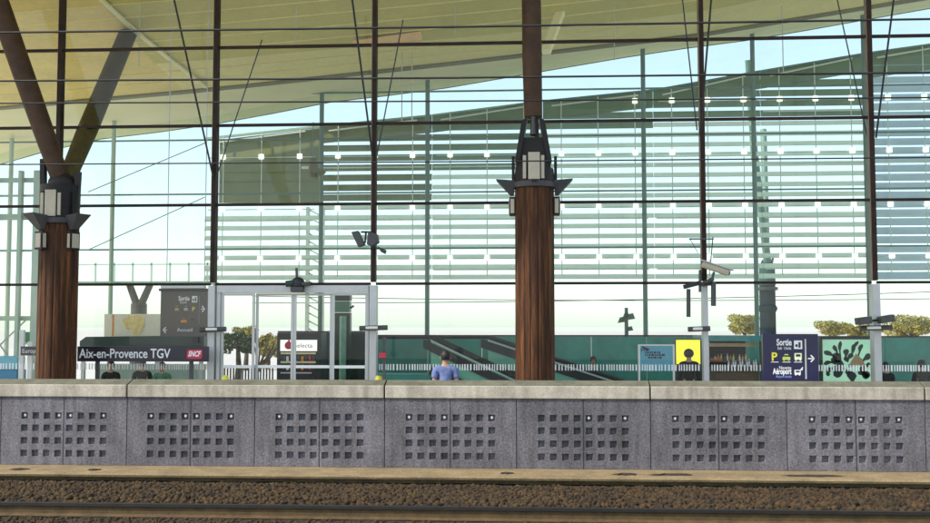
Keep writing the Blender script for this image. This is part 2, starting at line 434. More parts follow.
M_dirt = mat('dark_dirt', (.03, .024, .016), .95, var=.4, scale=20)
for px, w, py, lab in ((22, .16, 466.5, 'thin dark dirt patch on the ledge at the left edge'), (96, .12, 466.5, 'small dark dirt patch on the ledge below the name sign'), (507, .12, 467.5, 'small dark dirt patch on the ledge below the middle column'),
                       (626, .22, 467.5, 'dark dirt patch on the ledge right of the middle column'), (672, .42, 471.5, 'long dark dirt patch on the ledge below the yellow poster'), (810, .5, 475, 'longest dark dirt patch on the ledge, below the navy sign')):
    Yd = 17.0; c = at(px, py, Yd); rd = random.Random(px); Yd = 16.95
    m = MB(); N = 22
    ring = [(c.x + w * math.cos(a) * rd.uniform(.35, 1.15), Yd + .11 * math.sin(a) * rd.uniform(.15, 1.2)) for a in [6.2832 * i / N for i in range(N)]]
    zt_ = lambda y: -.018 + (y - 16.60) * .0150
    m.add([(x, y, zt_(y) + .004) for x, y in ring] + [(c.x + .7 * (x - c.x), Yd + .7 * (y - Yd), zt_(Yd) + .02) for x, y in ring], [tuple(range(N, 2 * N))] + [(i, (i + 1) % N, N + (i + 1) % N, N + i) for i in range(N)])
    o = m.build('dirt_patch', M_dirt, loc=(c.x, Yd, 0)); setp(o, lab, 'dirt', 'dirt patches on the concrete ledge')

# --- station roof: soffit strips measured as lines on their own depth
def line(pts, Y): return [at(x, y, Y) for x, y in pts]
def resamp(P, xs):
    px = [p.x for p in P]; pz = [p.z for p in P]
    out = []
    for x in xs:
        if x <= px[0]: k = (pz[1] - pz[0]) / (px[1] - px[0]); z = pz[0] + k * (x - px[0])
        elif x >= px[-1]: k = (pz[-1] - pz[-2]) / (px[-1] - px[-2]); z = pz[-1] + k * (x - px[-1])
        else: z = float(np.interp(x, px, pz))
        out.append(z)
    return out
XS = [-26, -22, -19, -17, -15, -13, -11, -9, -7, -5, -3, -1, 1, 3, 5, 7, 9, 11, 13, 15, 17, 20, 24, 28]
r1 = resamp(line([(0, 75), (233, 58), (466, 37), (560, 28), (699, 12), (760, 0)], 30.3), XS)
r2 = resamp(line([(0, 106), (207, 88), (466, 60), (699, 33), (870, 5)], 32.9), XS)
r3 = resamp(line([(0, 164), (80, 141), (150, 133), (240, 120), (320, 103), (432, 90), (560, 68), (654, 52), (762, 38), (850, 22), (930, 8)], 36.2), XS)
r0 = [z + 0.9 for z in r1]
rm = [z + 1.6 for z in r1]
roof = thing('station_roof', (0, 30, 9), 'long sloping roof with a yellow timber soffit rising to the right above the glass hall', 'roof')
def strip(name, Ya, za, Yb, zb, material, i0, i1, seams=0):
    m = MB(); n = i1 - i0
    vs = [(XS[i], Ya, za[i]) for i in range(i0, i1)] + [(XS[i], Yb, zb[i]) for i in range(i0, i1)]
    m.add(vs, [(i, i + 1, n + i + 1, n + i) for i in range(n - 1)], True)
    return m.build(name, material, roof)
FOLD = 6     # left end bays, their orange light put into the soffit colour
strip('soffit', 18.5, rm, 24.2, r0, M_soft_o, 0, len(XS))
strip('soffit', 24.2, r0, 30.3, r1, M_soft_a, 0, FOLD + 1)
strip('soffit', 24.2, r0, 30.3, r1, M_soft_o, FOLD, len(XS))
r1b = [z + .05 for z in r1]
strip('soffit', 30.3, r1b, 32.9, r2, M_soft_y, FOLD, len(XS))
strip('soffit', 30.3, r1b, 32.9, r2, M_soft_a, 0, FOLD + 1)
strip('soffit_edge', 33.2, [z + .04 for z in r2], 36.2, r3, M_soft_p, 0, len(XS))
# seams between soffit boards
m = MB()
for Ya, za, Yb, zb, nn in ((24.2, r0, 30.3, r1, 7), (30.3, r1b, 32.9, r2, 2)):
    for k in range(1, nn + 1):
        t = k / (nn + 1)
        for i in range(len(XS) - 1):
            a = Vector((XS[i], Ya + (Yb - Ya) * t, za[i] + (zb[i] - za[i]) * t - .008)); b = Vector((XS[i + 1], Ya + (Yb - Ya) * t, za[i + 1] + (zb[i + 1] - za[i + 1]) * t - .008))
            m.obox(a, b, .025, .02)
m.build('soffit_seam', M_soft_y, roof)
m = MB()
for i in range(len(XS) - 1):
    m.obox((XS[i], 32.9 + .15, r2[i] + .02), (XS[i + 1], 32.9 + .15, r2[i + 1] + .02), .3, .16)
m.build('beam', mat('olive_steel', (0.20, 0.19, 0.08), 0.6, var=.1), roof)
# fascia and top
m = MB(); n = len(XS)
rows_ = [(18.5, rm, 0), (18.5, rm, .5), (24.2, r0, .5), (30.3, r1, .5), (32.9, r2, .6), (36.25, r3, .35), (36.25, r3, -.02)]
vs = [(XS[i], y_, zz[i] + dz_) for y_, zz, dz_ in rows_ for i in range(n)]
fs = []
for a in range(len(rows_) - 1):
    fs += [(a * n + i, a * n + i + 1, (a + 1) * n + i + 1, (a + 1) * n + i) for i in range(n - 1)]
m.add(vs, fs).build('roof_covering', M_roof, roof)
# ridge trim on the fold of the soffit
def soff(px, py):           # point just under the front soffit on the sight line of a photo pixel
    best = None
    for Y in np.arange(24.6, 33.0, .05):
        p = at(px, py, Y)
        za = np.interp(p.x, XS, r0); zb = np.interp(p.x, XS, r1); zc = np.interp(p.x, XS, r2)
        z = np.interp(Y, [24.2, 30.3, 32.9], [za, zb, zc])
        d = abs(z - p.z)
        if best is None or d < best[0]: best = (d, Vector((p.x, Y, z - .05)))
    return best[1]
m = MB(); pts = [soff(98, -6), soff(132, 26), soff(168, 56), soff(206, 86)]
for a, b in zip(pts[:-1], pts[1:]): m.obox(a, b, .12, .06)
m.build('fold_trim', M_soft_p, roof)
# beige wedge painted as a lit slot near the third mullion, and pale strut by the middle column
q = [soff(352, 45), soff(352.5, 41), soff(421, 32), soff(421, 41)]
MB().poly([at(351, 46, 29.6), at(352, 41, 29.6), at(421, 31, 29.6), at(421, 40, 29.6)], (0, .25, 0)).build('lit_slot', mat('lit_slot_beige', (0.80, 0.55, 0.26), .6, var=.08, scale=3), roof)
MB().obox(at(562, 8, 29.5), at(546, 52, 27.8), .22, .16).build('strut', M_soft_p, roof)

for hx, hy0, hy1 in ((140, -8, 66), (296, -8, 52), (455, -8, 34), (614, -8, 60), (782, -8, 74), (402, 50, 124), (412, 50, 124)):
    a = soff(hx, hy0 if hy0 > 0 else 4); b_ = at(hx, hy1, a.y); b_.x = a.x
    if b_.z < a.z: MB().tube([a, b_], .014, 6).build('hanger_rod', M_palesteel, roof)

# --- near glass facade
X0 = ax(58.5, YF, 205); X5 = ax(873, YF, 205); S = (X5 - X0) / 5
MX = [X0 + k * S for k in range(-2, 8)]           # index 2 is the mullion of column one
ZT = [az(y, YF, 466) for y in (283.5, 203, 122.5, 43.5)]; dz = ZT[3] - ZT[2]
ZT += [ZT[3] + dz]
facade = thing('glass_facade', (MX[2], YF, 0), 'tall near glass wall with dark mullions and transoms behind the timber columns', 'glass wall')
ZTOP = 13.5
for k, x in enumerate(MX):
    B(x - .055, x + .038, YF - .10, YF + .10, ZT[0] + .04, ZTOP).build('mullion', M_frame, facade)
    B(x - .078, x - .057, YF - .06, YF + .06, ZT[0] + .04, ZTOP).build('mullion_trim', M_trim, facade)
    B(x - (.085 if k != 6 else .06), x + (.065 if k != 6 else .045), YF - .14, YF + .16, 0.0, ZT[0] - .04).build('mullion_base', M_alu, facade)
for z in ZT:
    for k in range(len(MX) - 1):
        B(MX[k] + .041, MX[k + 1] - .08, YF - .05, YF + .05, z - .028, z + .028).build('transom', M_frame, facade)
rows = [0.0] + ZT + [ZTOP]
rng = random.Random(4)
for k in range(len(MX) - 1):
    for r in range(len(rows) - 1):
        if k == 3 and r == 0: continue
        z0, z1 = rows[r] + .03, rows[r + 1] - .03
        a, b = rng.uniform(-.006, .006), rng.uniform(-.004, .004)
        MB().add([(MX[k] + .06, YF + .01 - a - b, z0), (MX[k + 1] - .09, YF + .01 + a - b, z0), (MX[k + 1] - .09, YF + .01 + a + b, z1), (MX[k] + .06, YF + .01 - a + b, z1)],
                 [(0, 1, 2, 3)]).build('glass_pane', M_glass, facade)
zA, zB = az(370.3, YF), az(364.2, YF)
for k in range(len(MX) - 1):
    if k == 3: continue
    m = MB(); x = MX[k] + .12
    while x < MX[k + 1] - .16:
        w = rng.choice([.022, .027, .032]); m.box(x, x + w, YF - .012, YF - .006, zA, zB); x += w + rng.choice([.026, .032, .038, .05])
    m.build('safety_marking', M_white, facade)
# bracing rods fanning up from the mullions
def rod(p, q, r=.016): MB().tube([p, q], r, 6).build('bracing_rod', M_wire, facade)
rod(at(213, 176, YF - .15), at(172, -10, YF - 1.0), .022); rod(at(218, 172, YF + .15), at(262, 40, YF + 1.8))
rod(at(373, 160, YF - .15), at(351, -10, YF - 1.0), .022); rod(at(376, 160, YF + .15), at(403, 20, YF + 1.8))
rod(at(700, 135, YF - .15), at(712, -10, YF - 1.0), .022); rod(at(697, 130, YF + .15), at(682, -5, YF + 1.8))
rod(at(868, 140, YF + .15), at(836, -6, YF + 1.8)); rod(at(876, 138, YF - .15), at(895, -10, YF - 1.0), .022)

# --- far glass facade
X0b = ax(320, YB); X5b = ax(870, YB); Sb = (X5b - X0b) / 5
BX = [X0b + k * Sb for k in range(-4, 9)]
far = thing('glass_facade', (BX[4], YB, 0), 'far glass wall of the hall with slim teal masts seen through the near glass', 'glass wall')
for k, x in enumerate(BX):
    zt = float(np.interp(x, XS, r2)) * .36 + float(np.interp(x, XS, r3)) * .64 + .05
    MB().tube([(x, YB, 0), (x, YB, zt)], .075, 10).build('mast', M_palegreen if k < 4 else M_teal, far)
ZB = [az(y, YB) for y in (248, 192, 137, 91)]
for k in range(len(BX) - 1):
    for z in ZB:
        B(BX[k] + .08, BX[k + 1] - .08, YB - .03, YB + .03, z - .025, z + .025).build('transom', M_teal, far)
    za = float(np.interp(BX[k], XS, r3)); zb = float(np.interp(BX[k + 1], XS, r3))
    MB().add([(BX[k] + .08, YB + .05, 2.3), (BX[k + 1] - .08, YB + .05, 2.3), (BX[k + 1] - .08, YB + .05, zb), (BX[k] + .08, YB + .05, za)], [(0, 1, 2, 3)]).build('glass_pane', M_gglass, far)
for (a, b, c, d) in ((88, 192, 205, 143), (88, 250, 205, 197)):
    MB().tube([at(a, b, YB - .3), at(c, d, YB - .3)], .015, 6).build('bracing_rod', M_teal, far)

# --- louvre screens outside the far facade
YL = 36.9
tops = {205: 140, 320: 128, 432: 117, 543: 103, 654: 92, 762: 73, 870: 55, 980: 40, 1090: 28}
tx = sorted(tops); edges = [ax(t, YL, 200) for t in tx]
ztop = [at(t, tops[t], YL).z for t in tx]
split = [205, 203, 172, 135, 122, 118, 84, 80]  # slats turn pale below these heights, along the diagonal of the glass reflection
names = ['leftmost louvre screen with a solid olive upper panel, left of the third mullion', 'olive slatted louvre screen around the third mullion with floodlights before it',
         'green slatted louvre screen just left of the middle timber column', 'slatted louvre screen just right of the middle timber column',
         'slatted louvre screen behind the security camera', 'slatted louvre screen above the dark forked column', 'pale blue dense louvre screen at the right edge of the photo', 'outermost louvre screen beyond the right edge']
zbot = az(277, YL)
for k in range(len(tx) - 2):
    xa, xb = edges[k] + .008, edges[k + 1] - .008
    t = thing('louvre_screen', ((xa + xb) / 2, YL, zbot), names[k], 'sun screen', 'louvre screens of the far wall')
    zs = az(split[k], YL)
    lo, hi = MB(), MB(); z = zbot; zmax = max(ztop[k], ztop[k + 1])
    pitch = .345 if k < 6 else .30
    while z < zmax - .15:
        # clip the slat under the sloping top edge
        x0, x1 = xa, xb
        za, zb = ztop[k], ztop[k + 1]
        if z + .2 > za: x0 = max(xa, xa + (xb - xa) * (z + .2 - za) / (zb - za))
        if x1 - x0 > .1:
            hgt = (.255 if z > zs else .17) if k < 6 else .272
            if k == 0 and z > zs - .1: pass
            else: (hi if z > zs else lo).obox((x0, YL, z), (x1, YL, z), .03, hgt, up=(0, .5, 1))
        z += pitch
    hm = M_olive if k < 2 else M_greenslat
    lo.build('slats', M_reflslat if k < 6 else M_reflblueslat, t)
    if hi.v: hi.build('slats', hm if k < 6 else M_reflblueslat, t)
    if k == 0:
        MB().poly([(ax(217, YL), YL, az(201, YL)), (xb, YL, az(203, YL)), (xb, YL, ztop[1]), (ax(217, YL), YL, ztop[0])], (0, .06, 0)).build('panel', M_olive, t)
    else:
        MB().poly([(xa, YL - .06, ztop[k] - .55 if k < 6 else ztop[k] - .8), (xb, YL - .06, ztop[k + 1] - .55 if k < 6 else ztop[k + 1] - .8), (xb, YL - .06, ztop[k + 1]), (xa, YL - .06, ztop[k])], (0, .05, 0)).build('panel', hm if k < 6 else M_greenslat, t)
    # sloping top rail with a bright lower line
    MB().obox((xa, YL - .1, ztop[k] + .03), (xb, YL - .1, ztop[k + 1] + .03), .12, .07).build('top_rail', M_teal if k > 0 else M_palegreen, t)
    MB().obox((xa + .3, YL - .13, ztop[k] - .13), (xb - .5, YL - .13, ztop[k + 1] - .13), .05, .05).build('light_rail', M_white, t)
    # hangers, rods and the square white fixings
    for j in range(3):
        x = xa + (xb - xa) * (j + .5) / 3
        zt = ztop[k] + (ztop[k + 1] - ztop[k]) * (j + .5) / 3
        MB().tube([(x, YL - .16, zbot), (x, YL - .16, zt)], .018, 6).build('hanger', M_white, t)
        for zy in (258, 208, 155.5, 104.5):
            zc = az(zy, YL)
            if zc < zt - .2: B(x - .085, x + .085, YL - .26, YL - .18, zc - .085, zc + .085).build('lamp', M_glowsq, t)  # square fixing with an added glow
    for zy in (258, 208, 155.5, 104.5):
        zc = az(zy, YL)
        if zc < min(ztop[k], ztop[k + 1]) - .1: MB().tube([(xa + .15, YL - .17, zc - .02), (xb - .15, YL - .17, zc - .02)], .016, 6).build('rod', M_white, t)
        if zc < min(ztop[k], ztop[k + 1]) - .7: B(xa + .05, xb - .2, YL - .18, YL - .14, zc - .43, zc - .38).build('rail', M_white, t)

# ================================================================== BARRIER
pj = (ax(650.6, YW, 430) - ax(126.7, YW, 430)) / 4      # one panel
xj = ax(126.7, YW, 430)
ZC0, ZC1 = az(398.5, YW), az(385.8, YW)                 # coping face
def panel_mesh(x0, x1):
    m = MB(); z0, z1 = 0.0, ZC0 - .004
    w = x1 - x0
    hx = [x0 + w * (.105 + .0) + i * w * .0895 for i in range(8)]   # lower left of every hole
    hs = w * .052
    # two groups of four sit either side of the seam
    off = (x0 + x1) / 2 - (hx[0] + hx[-1] + hs) / 2
    hx = [h + off for h in hx]
    zs = [az(y, YW) for y in (456.5, 443.5, 430.5, 418)]
    zs = [z - hs / 2 for z in zs]
    gx = sorted([x0 + .006, x1 - .006] + [h for h in hx] + [h + hs for h in hx])
    gz = sorted([z0, z1] + zs + [z + hs for z in zs])
    d = .055
    for i in range(len(gx) - 1):
        for j in range(len(gz) - 1):
            a, b, c, e = gx[i], gx[i + 1], gz[j], gz[j + 1]
            if i % 2 == 1 and j % 2 == 1:
                p = .008
                q = [(a, YW, c), (b, YW, c), (b, YW, e), (a, YW, e), (a + p, YW + d, c + p), (b - p, YW + d, c + p), (b - p, YW + d, e - p), (a + p, YW + d, e - p)]
                m.add(q, [(4, 5, 6, 7), (0, 1, 5, 4), (1, 2, 6, 5), (2, 3, 7, 6), (3, 0, 4, 7)])
            else:
                m.add([(a, YW, c), (b, YW, c), (b, YW, e), (a, YW, e)], [(0, 1, 2, 3)])
    xm0, xm1 = gx[0], gx[-1]
    m.add([(xm0, YW, z0), (xm0, YW, z1), (xm0, YW + .2, z1), (xm0, YW + .2, z0)], [(0, 1, 2, 3)])
    m.add([(xm1, YW, z0), (xm1, YW, z1), (xm1, YW + .2, z1), (xm1, YW + .2, z0)], [(3, 2, 1, 0)])
    m.add([(xm0, YW + .2, z0), (xm1, YW + .2, z0), (xm1, YW + .2, z1), (xm0, YW + .2, z1)], [(3, 2, 1, 0)])
    return m, hx, hs, zs
seg_labels = ['grey perforated concrete barrier section below the left column, at the left edge', 'grey perforated concrete barrier section in front of the station name sign and doors',
              'grey perforated concrete barrier section in front of the man in the blue shirt', 'grey perforated concrete barrier section in front of the navy exit sign',
              'grey perforated concrete barrier section beyond the right edge']
for s in range(-1, 4):
    x0 = xj + (2 * s) * pj; x1 = x0 + 2 * pj
    t = thing('barrier_wall', ((x0 + x1) / 2, YW, 0), seg_labels[s + 1], 'barrier', 'perforated concrete barrier sections')
    for h in range(2):
        m, hx, hs, zs = panel_mesh(x0 + h * pj, x0 + (h + 1) * pj)
        p = m.build('panel', M_conc, t)
        xm = x0 + (h + .5) * pj
        B(xm - .007, xm + .007, YW - .002, YW + .01, .002, ZC0 - .01).build('seam', M_black, p)
        for i in (0, 3, 4, 7):
            if rng.random() < .3: continue
            MB().ball((hx[i] + hs * .5 + rng.uniform(-.008, .008), YW + .035, zs[3] + hs * .55), (.027, .016, .027), 8, 5).build('white_dot', M_dot, p)  # white dot in some holes of the top row
        # dark recess behind the joint
    B(x0 + .004, x1 - .004, YW + .21, YW + .30, 0, ZC0 - .006).build('backing', M_conc, t)
    B(x0 + .012, x1 - .012, YW - .03, YW + .33, ZC0, ZC1).build('coping', M_cope, t, bevel=.012)
    MB().poly([(x0 + .012, YW - .012, ZC1 + .002), (x0 + .012, YW + .33, ZC1 + .002), (x0 + .012, YW + .33, ZC1 + .075), (x0 + .012, YW + .22, ZC1 + .075)], (x1 - x0 - .024, 0, 0)).build('capping', M_capt, t)

# ================================================================== RAIL, OVERHEAD WIRES
YR = 13.7
def rail(Y, zt, label):
    t = thing('rail', (0, Y, zt - .172), label, 'rail')
    def prof(pts, name, m_):
        MB().poly([(-32, Y + a, zt - b) for a, b in pts], (64, 0, 0)).build(name, m_, t, bevel=.004)
    prof([(-.036, .002), (.036, .002), (.036, .047), (-.036, .047)], 'rail_head', M_rhead)
    prof([(-.009, .049), (.009, .049), (.012, .14), (.075, .158), (.075, .172), (-.075, .172), (-.075, .158), (-.012, .14)], 'rail_foot', M_rust)
rail(YR, az(506.5, YR), 'rusty rail with a dark head along the bottom of the photo')
def wire(name, pts, r, label):
    o = MB().tube([at(x, y, Y) for x, y, Y in pts], r, 8).build(name, M_wire, loc=at(*pts[0]))
    setp(o, label, 'wire', 'overhead wires of the tracks')
def span(y0, y1, Y):
    p = at(0, y0, Y); q = at(930, y1, Y); d = q - p
    return [p - d * .25, p, p + d * .5 + Vector((0, 0, -.012)), q, q + d * .25]
for (y0, y1, Y, r, lab) in ((32.6, 19, 13.2, .014, 'topmost thin overhead wire crossing the whole photo'), (81, 72.5, 13.2, .013, 'overhead wire crossing just below the thick upper transom, over the soffit edge'),
                            (103.3, 97.5, 19.6, .015, 'thin overhead wire third from the top'), (164.5, 157.5, 19.6, .013, 'lowest overhead wire, crossing the capitals of both columns')):
    o = MB().tube(span(y0, y1, Y), r, 8).build('overhead_wire', M_wire, loc=at(465, y0, Y)); setp(o, lab, 'wire', 'overhead wires of the tracks')

# ================================================================== TIMBER COLUMNS
def column(px, rot, branches, label, ycap):
    cx = ax(px, YC, 330); t = thing('timber_column', (cx, YC, 0), label, 'column', 'forked timber columns on the platform')
    zc = az(ycap, YC, px)                     # top of the timber
    n = 96; Rr = .41
    m = MB(); vs = []; fs = []
    for j, z in enumerate((0, zc * .35, zc * .7, zc)):
        for i in range(n):
            a = 2 * math.pi * i / n
            k = (i * 18 / n) % 1.0
            r = Rr - (.013 if (k < .12 or k > .88) else 0.0) - .012 * abs(k - .5)
            vs.append((cx + r * math.cos(a), YC + r * math.sin(a), z))
    for j in range(3):
        fs += [(j * n + i, j * n + (i + 1) % n, (j + 1) * n + (i + 1) % n, (j + 1) * n + i) for i in range(n)]
    m.add(vs, fs).build('timber_shaft', M_wood, t)
    T = Matrix.Translation((cx, YC, 0)) @ Matrix.Rotation(rot, 4, 'Z')
    def K(): q = MB(); q.T = T; return q
    u = 22.5 / F      # metres per photo pixel here
    # steel sleeve around the column head
    q = K(); prof = [(0, -.02, .37), (0, .1, .39)]
    q.tube([(0, 0, zc - .06), (0, 0, zc + .35)], [.43, .40], 20); q.build('sleeve', M_bronze, t)
    # skirt ring
    q = K(); q.tube([(0, 0, zc - .05), (0, 0, zc + .06)], [.45, .47], 20); q.build('collar', M_dgrey, t)
    for a in range(4):
        ra = a * math.pi / 2
        qT = T @ Matrix.Rotation(ra, 4, 'Z')
        # fin carrying the lamp
        q = MB(); q.T = qT; q.box(.41, .47, -.05, .05, zc + .02, zc + .62); q.build('fin', M_bronze, t)
        # upward lamp: inverted pyramid
        q = MB(); q.T = qT
        q.add([(.40, -.19, zc + .10), (.80, -.19, zc + .13), (.80, .19, zc + .13), (.40, .19, zc + .10), (.43, -.08, zc - .20), (.50, -.08, zc - .20), (.50, .08, zc - .20), (.43, .08, zc - .20)],
              [(0, 1, 2, 3), (7, 6, 5, 4), (0, 4, 5, 1), (1, 5, 6, 2), (2, 6, 7, 3), (3, 7, 4, 0)])
        q.build('uplight', M_dgrey, t, bevel=.01) if a % 2 == 0 or abs(rot) > .01 and a == 3 else None
        # loudspeaker box under it
        if a % 2 == 0 or abs(rot) > .01 and a == 3:
            q = MB(); q.T = qT; q.box(.40, .52, -.12, .12, zc - .62, zc - .24); b_ = q.build('loudspeaker', M_bronze, t)
            q = MB(); q.T = qT; q.box(.524, .535, -.085, .085, zc - .58, zc - .28); q.build('grille', M_beige, b_)
            q = MB(); q.T = qT; q.box(.42, .50, -.124, -.121, zc - .58, zc - .28); q.box(.42, .50, .121, .124, zc - .58, zc - .28); q.build('grille', M_beige, b_)
    # front cover plates
    fr = -math.pi / 2
    q = MB(); q.T = Matrix.Translation((cx, YC, 0)); q.box(-.125, .115, -.475, -.43, zc + .08, zc + .64); q.build('cover_plate', M_beige, t, bevel=.012)
    for s in (-1, 1):
        q = MB(); q.T = Matrix.Translation((cx, YC, 0)); q.box(.17 * s - .035 if s > 0 else -.235, .205 if s > 0 else -.165, -.44, -.40, zc + .10, zc + .58); q.build('cover_plate', M_beige, t, bevel=.008)
    return t, cx, zc
# left column
t1, c1, z1c = column(57, R(-28), 0, 'forked timber column at the left with two steel branches and the name sign beside it', 222)
m = MB(); m.tube([(c1, YC, z1c + .3), (c1, YC, z1c + .78)], [.415, .42], 20); m.build('head', M_bronze, t1)
for s in (-1, 1):      # the cheeks that leave triangular gaps beside the fork
    m = MB(); m.obox((c1 + s * .37, YC, z1c + .6), (c1 + s * .39, YC, z1c + 1.36 - (.28 if s > 0 else 0)), .10, .14, up=(0, 1, 0)); m.build('cheek', M_bronze, t1)
pa, pb = at(63, 186, YC), at(-4, -4, YC - .1)
MB().tube([pa, pa.lerp(pb, .3), pb, pb + (pb - pa) * .2], [.19, .215, .23, .23], 18).build('branch', M_brsteel, t1)
pa, pb = at(64, 186, YC), at(131, 26, 28.6)
MB().tube([pa, pa.lerp(pb, .3), pb], [.18, .23, .235], 18).build('branch', mat('olive_brown_steel', (0.085, 0.065, 0.022), .7, var=.2, spec=.2), t1)
m = MB(); m.ball((at(62, 184, YC).x, YC, at(62, 184, YC).z), (.30, .24, .26), 14, 10); m.build('fork_node', M_bronze, t1)
# middle column
t2, c2, z2c = column(535, 0, 0, 'tall timber column in the middle of the photo with a straight steel shaft above its lamps', 186)
zt_ = az(-20, YC)
xs_ = ax(533, YC, 60)
MB().tube([(xs_, YC, az(118, YC)), (xs_ - .02, YC, az(60, YC)), (xs_ - .04, YC, zt_ + 1.2)], [.19, .205, .20], 18).build('steel_shaft', M_brsteel, t2)
m = MB()
for s in (-1, 1):
    m.poly([(xs_ + s * .12, YC - .3, az(120, YC)), (xs_ + s * .24, YC - .3, az(124, YC)), (xs_ + s * .38, YC - .3, az(163, YC)), (xs_ + s * .28, YC - .3, az(163, YC))], (0, .6, 0))
m.build('cheek', M_bronze, t2)
MB().poly([(xs_ - .22, YC - .22, az(140, YC)), (xs_ + .22, YC - .22, az(140, YC)), (xs_ + .34, YC - .22, az(165, YC)), (xs_ - .34, YC - .22, az(165, YC))], (0, .44, 0)).build('head', M_bronze, t2)
MB().tube([(xs_, YC - .26, az(138, YC)), (xs_, YC - .2, az(120, YC))], [.07, .05], 8).build('pin', M_dgrey, t2)
MB().tube([(xs_, YC, az(165, YC)), (xs_, YC, z2c)], [.36, .40], 20).build('sleeve', M_bronze, t2)

# ================================================================== DOORS
x0, x1 = MX[3] + .10, MX[4] - .11
doors = thing('sliding_doors', ((x0 + x1) / 2, YF, 0), 'grey framed automatic glass doors between the name sign and the man in blue', 'doors')
zl0, zl1 = az(292.5, YF), az(285, YF)
B(x0, x1, YF - .10, YF + .10, zl0, zl1).build('lintel', M_alu, doors, bevel=.008)
B(x0, x0 + .075, YF - .08, YF + .08, 0, zl0 - .003).build('jamb', M_alu, doors)
B(ax(368.3, YF), x1, YF - .08, YF + .08, 0, zl0 - .003).build('jamb', M_alu, doors)
ex = [x0 + .085, ax(255, YF), ax(293, YF), ax(332, YF), ax(368, YF)]
zbar = az(367, YF)
for i in range(4):
    a, b = ex[i] + .004, ex[i + 1] - .004
    yy = YF - .03 if i in (0, 3) else YF + .05
    l = MB()
    l.box(a, a + .055, yy, yy + .04, .02, zl0 - .01); l.box(b - .055, b, yy, yy + .04, .02, zl0 - .01)
    l.box(a + .056, b - .056, yy, yy + .04, .02, .14); l.box(a + .056, b - .056, yy, yy + .04, zl0 - .06, zl0 - .01)
    lf = l.build('door_leaf', M_alu, doors)
    B(a + .057, b - .057, yy - .012, yy + .03, zbar - .035, zbar + .03).build('push_bar', M_white, lf)
    MB().add([(a + .056, yy + .02, .14), (b - .056, yy + .02, .14), (b - .056, yy + .02, zl0 - .06), (a + .056, yy + .02, zl0 - .06)], [(0, 1, 2, 3)]).build('glass_pane', M_glass, lf)

# ================================================================== SIGNS
def P2(px, py, Y): p = at(px, py, Y); return p.x, p.z
# station name
Y = 23.4
xa, za = P2(77, 361.5, Y); xb, zb = P2(208, 346.5, Y)
t = thing('name_sign', ((xa + xb) / 2, Y, za), 'long dark plum station name sign reading Aix-en-Provence TGV beside the left column', 'sign')
B(xa, xb, Y, Y + .10, za, zb).build('board', M_plum, t, bevel=.006)
wx, wz = P2(79.3, 357.8, Y)
text_mesh('lettering', 'Aix-en-Provence TGV', .29, wx, Y - .001, wz, M_white, t, width=ax(171, Y) - wx, bold=.004)
lx0, lz0 = P2(187, 358.8, Y); lx1, lz1 = P2(202.5, 349.6, Y)
lg = MB().poly([(lx0, Y - .012, lz0), (lx1 - .02, Y - .012, lz0), (lx1, Y - .012, lz0 + .05), (lx1, Y - .012, lz1), (lx0 + .03, Y - .012, lz1), (lx0, Y - .012, lz1 - .04)], (0, .011, 0)).build('logo', M_red, t)
text_mesh('lettering', 'SNCF', .16, lx0 + .025, Y - .013, lz0 + .055, M_white, lg, width=lx1 - lx0 - .05, shear=.3, bold=.006)
for px in (96, 190):
    x = ax(px, Y); B(x - .04, x + .04, Y + .102, Y + .16, 0, zb - .05).build('post', M_dgrey, t)
# hanging direction sign
Y = 25.2
xa, za = P2(160, 336.5, Y); xb, zb = P2(207.5, 291, Y)
t = thing('direction_sign', ((xa + xb) / 2, Y, za), 'brown grey exit and parking sign hanging under a white light bar above the name sign', 'sign')
B(xa, xb, Y, Y + .12, za, zb).build('board', M_sgrey, t, bevel=.006)
B(xa - .04, xb + .04, Y - .03, Y + .15, zb + .002, zb + .06).build('cap', M_black, t)
B(xa + .02, xb - .06, Y - .08, Y + .1, zb + .062, zb + .13).build('light_bar', M_white, t, bevel=.01)
for px in (165, 203):
    x = ax(px, Y); MB().tube([(x, Y + .06, zb + .1), (x, Y + .06, zb + 7.0)], .012, 6).build('hanger', M_alu, t)
def tx(body, px, py, size, material, t, Y, w=None, **k):
    x, z = P2(px, py, Y); return text_mesh('lettering', body, size, x, Y - .002, z, material, t, width=(w / F * Y if w else None), **k)
tx('Sortie', 178.5, 300.5, .15, M_white, t, Y, 11.5, bold=.004); tx('Exit', 180, 303.5, .08, M_white, t, Y, 7)
def rect(px0, py0, px1, py1, Y, material, parent, name='pictogram', d=.004, dep=.004):
    a = at(px0, py1, Y); b = at(px1, py0, Y)
    return B(a.x, b.x, Y - d - dep, Y - d, a.z, b.z).build(name, material, parent)
def person_icon(px, py, s, Y, material, parent):
    m = MB(); c = at(px, py, Y)
    u = s
    m.poly([(c.x - .1 * u, Y - .006, c.z), (c.x + .1 * u, Y - .006, c.z), (c.x + .1 * u, Y - .006, c.z + .65 * u), (c.x - .1 * u, Y - .006, c.z + .65 * u)], (0, .003, 0))
    m.tube([(c.x, Y - .006, c.z + .82 * u), (c.x, Y - .003, c.z + .82 * u)], .12 * u, 10)
    m.build('pictogram', material, parent)
def exit_icon(px, py, Y, t, bgm, w=5.5, h=6.5):
    p = rect(px, py - h, px + w, py, Y, M_white, t)
    rect(px + w * .55, py - h * .8, px + w * .8, py - h * .15, Y, bgm, p, 'mark', .0085); rect(px + w * .15, py - h * .55, px + w * .45, py - h * .25, Y, bgm, p, 'mark', .0085)
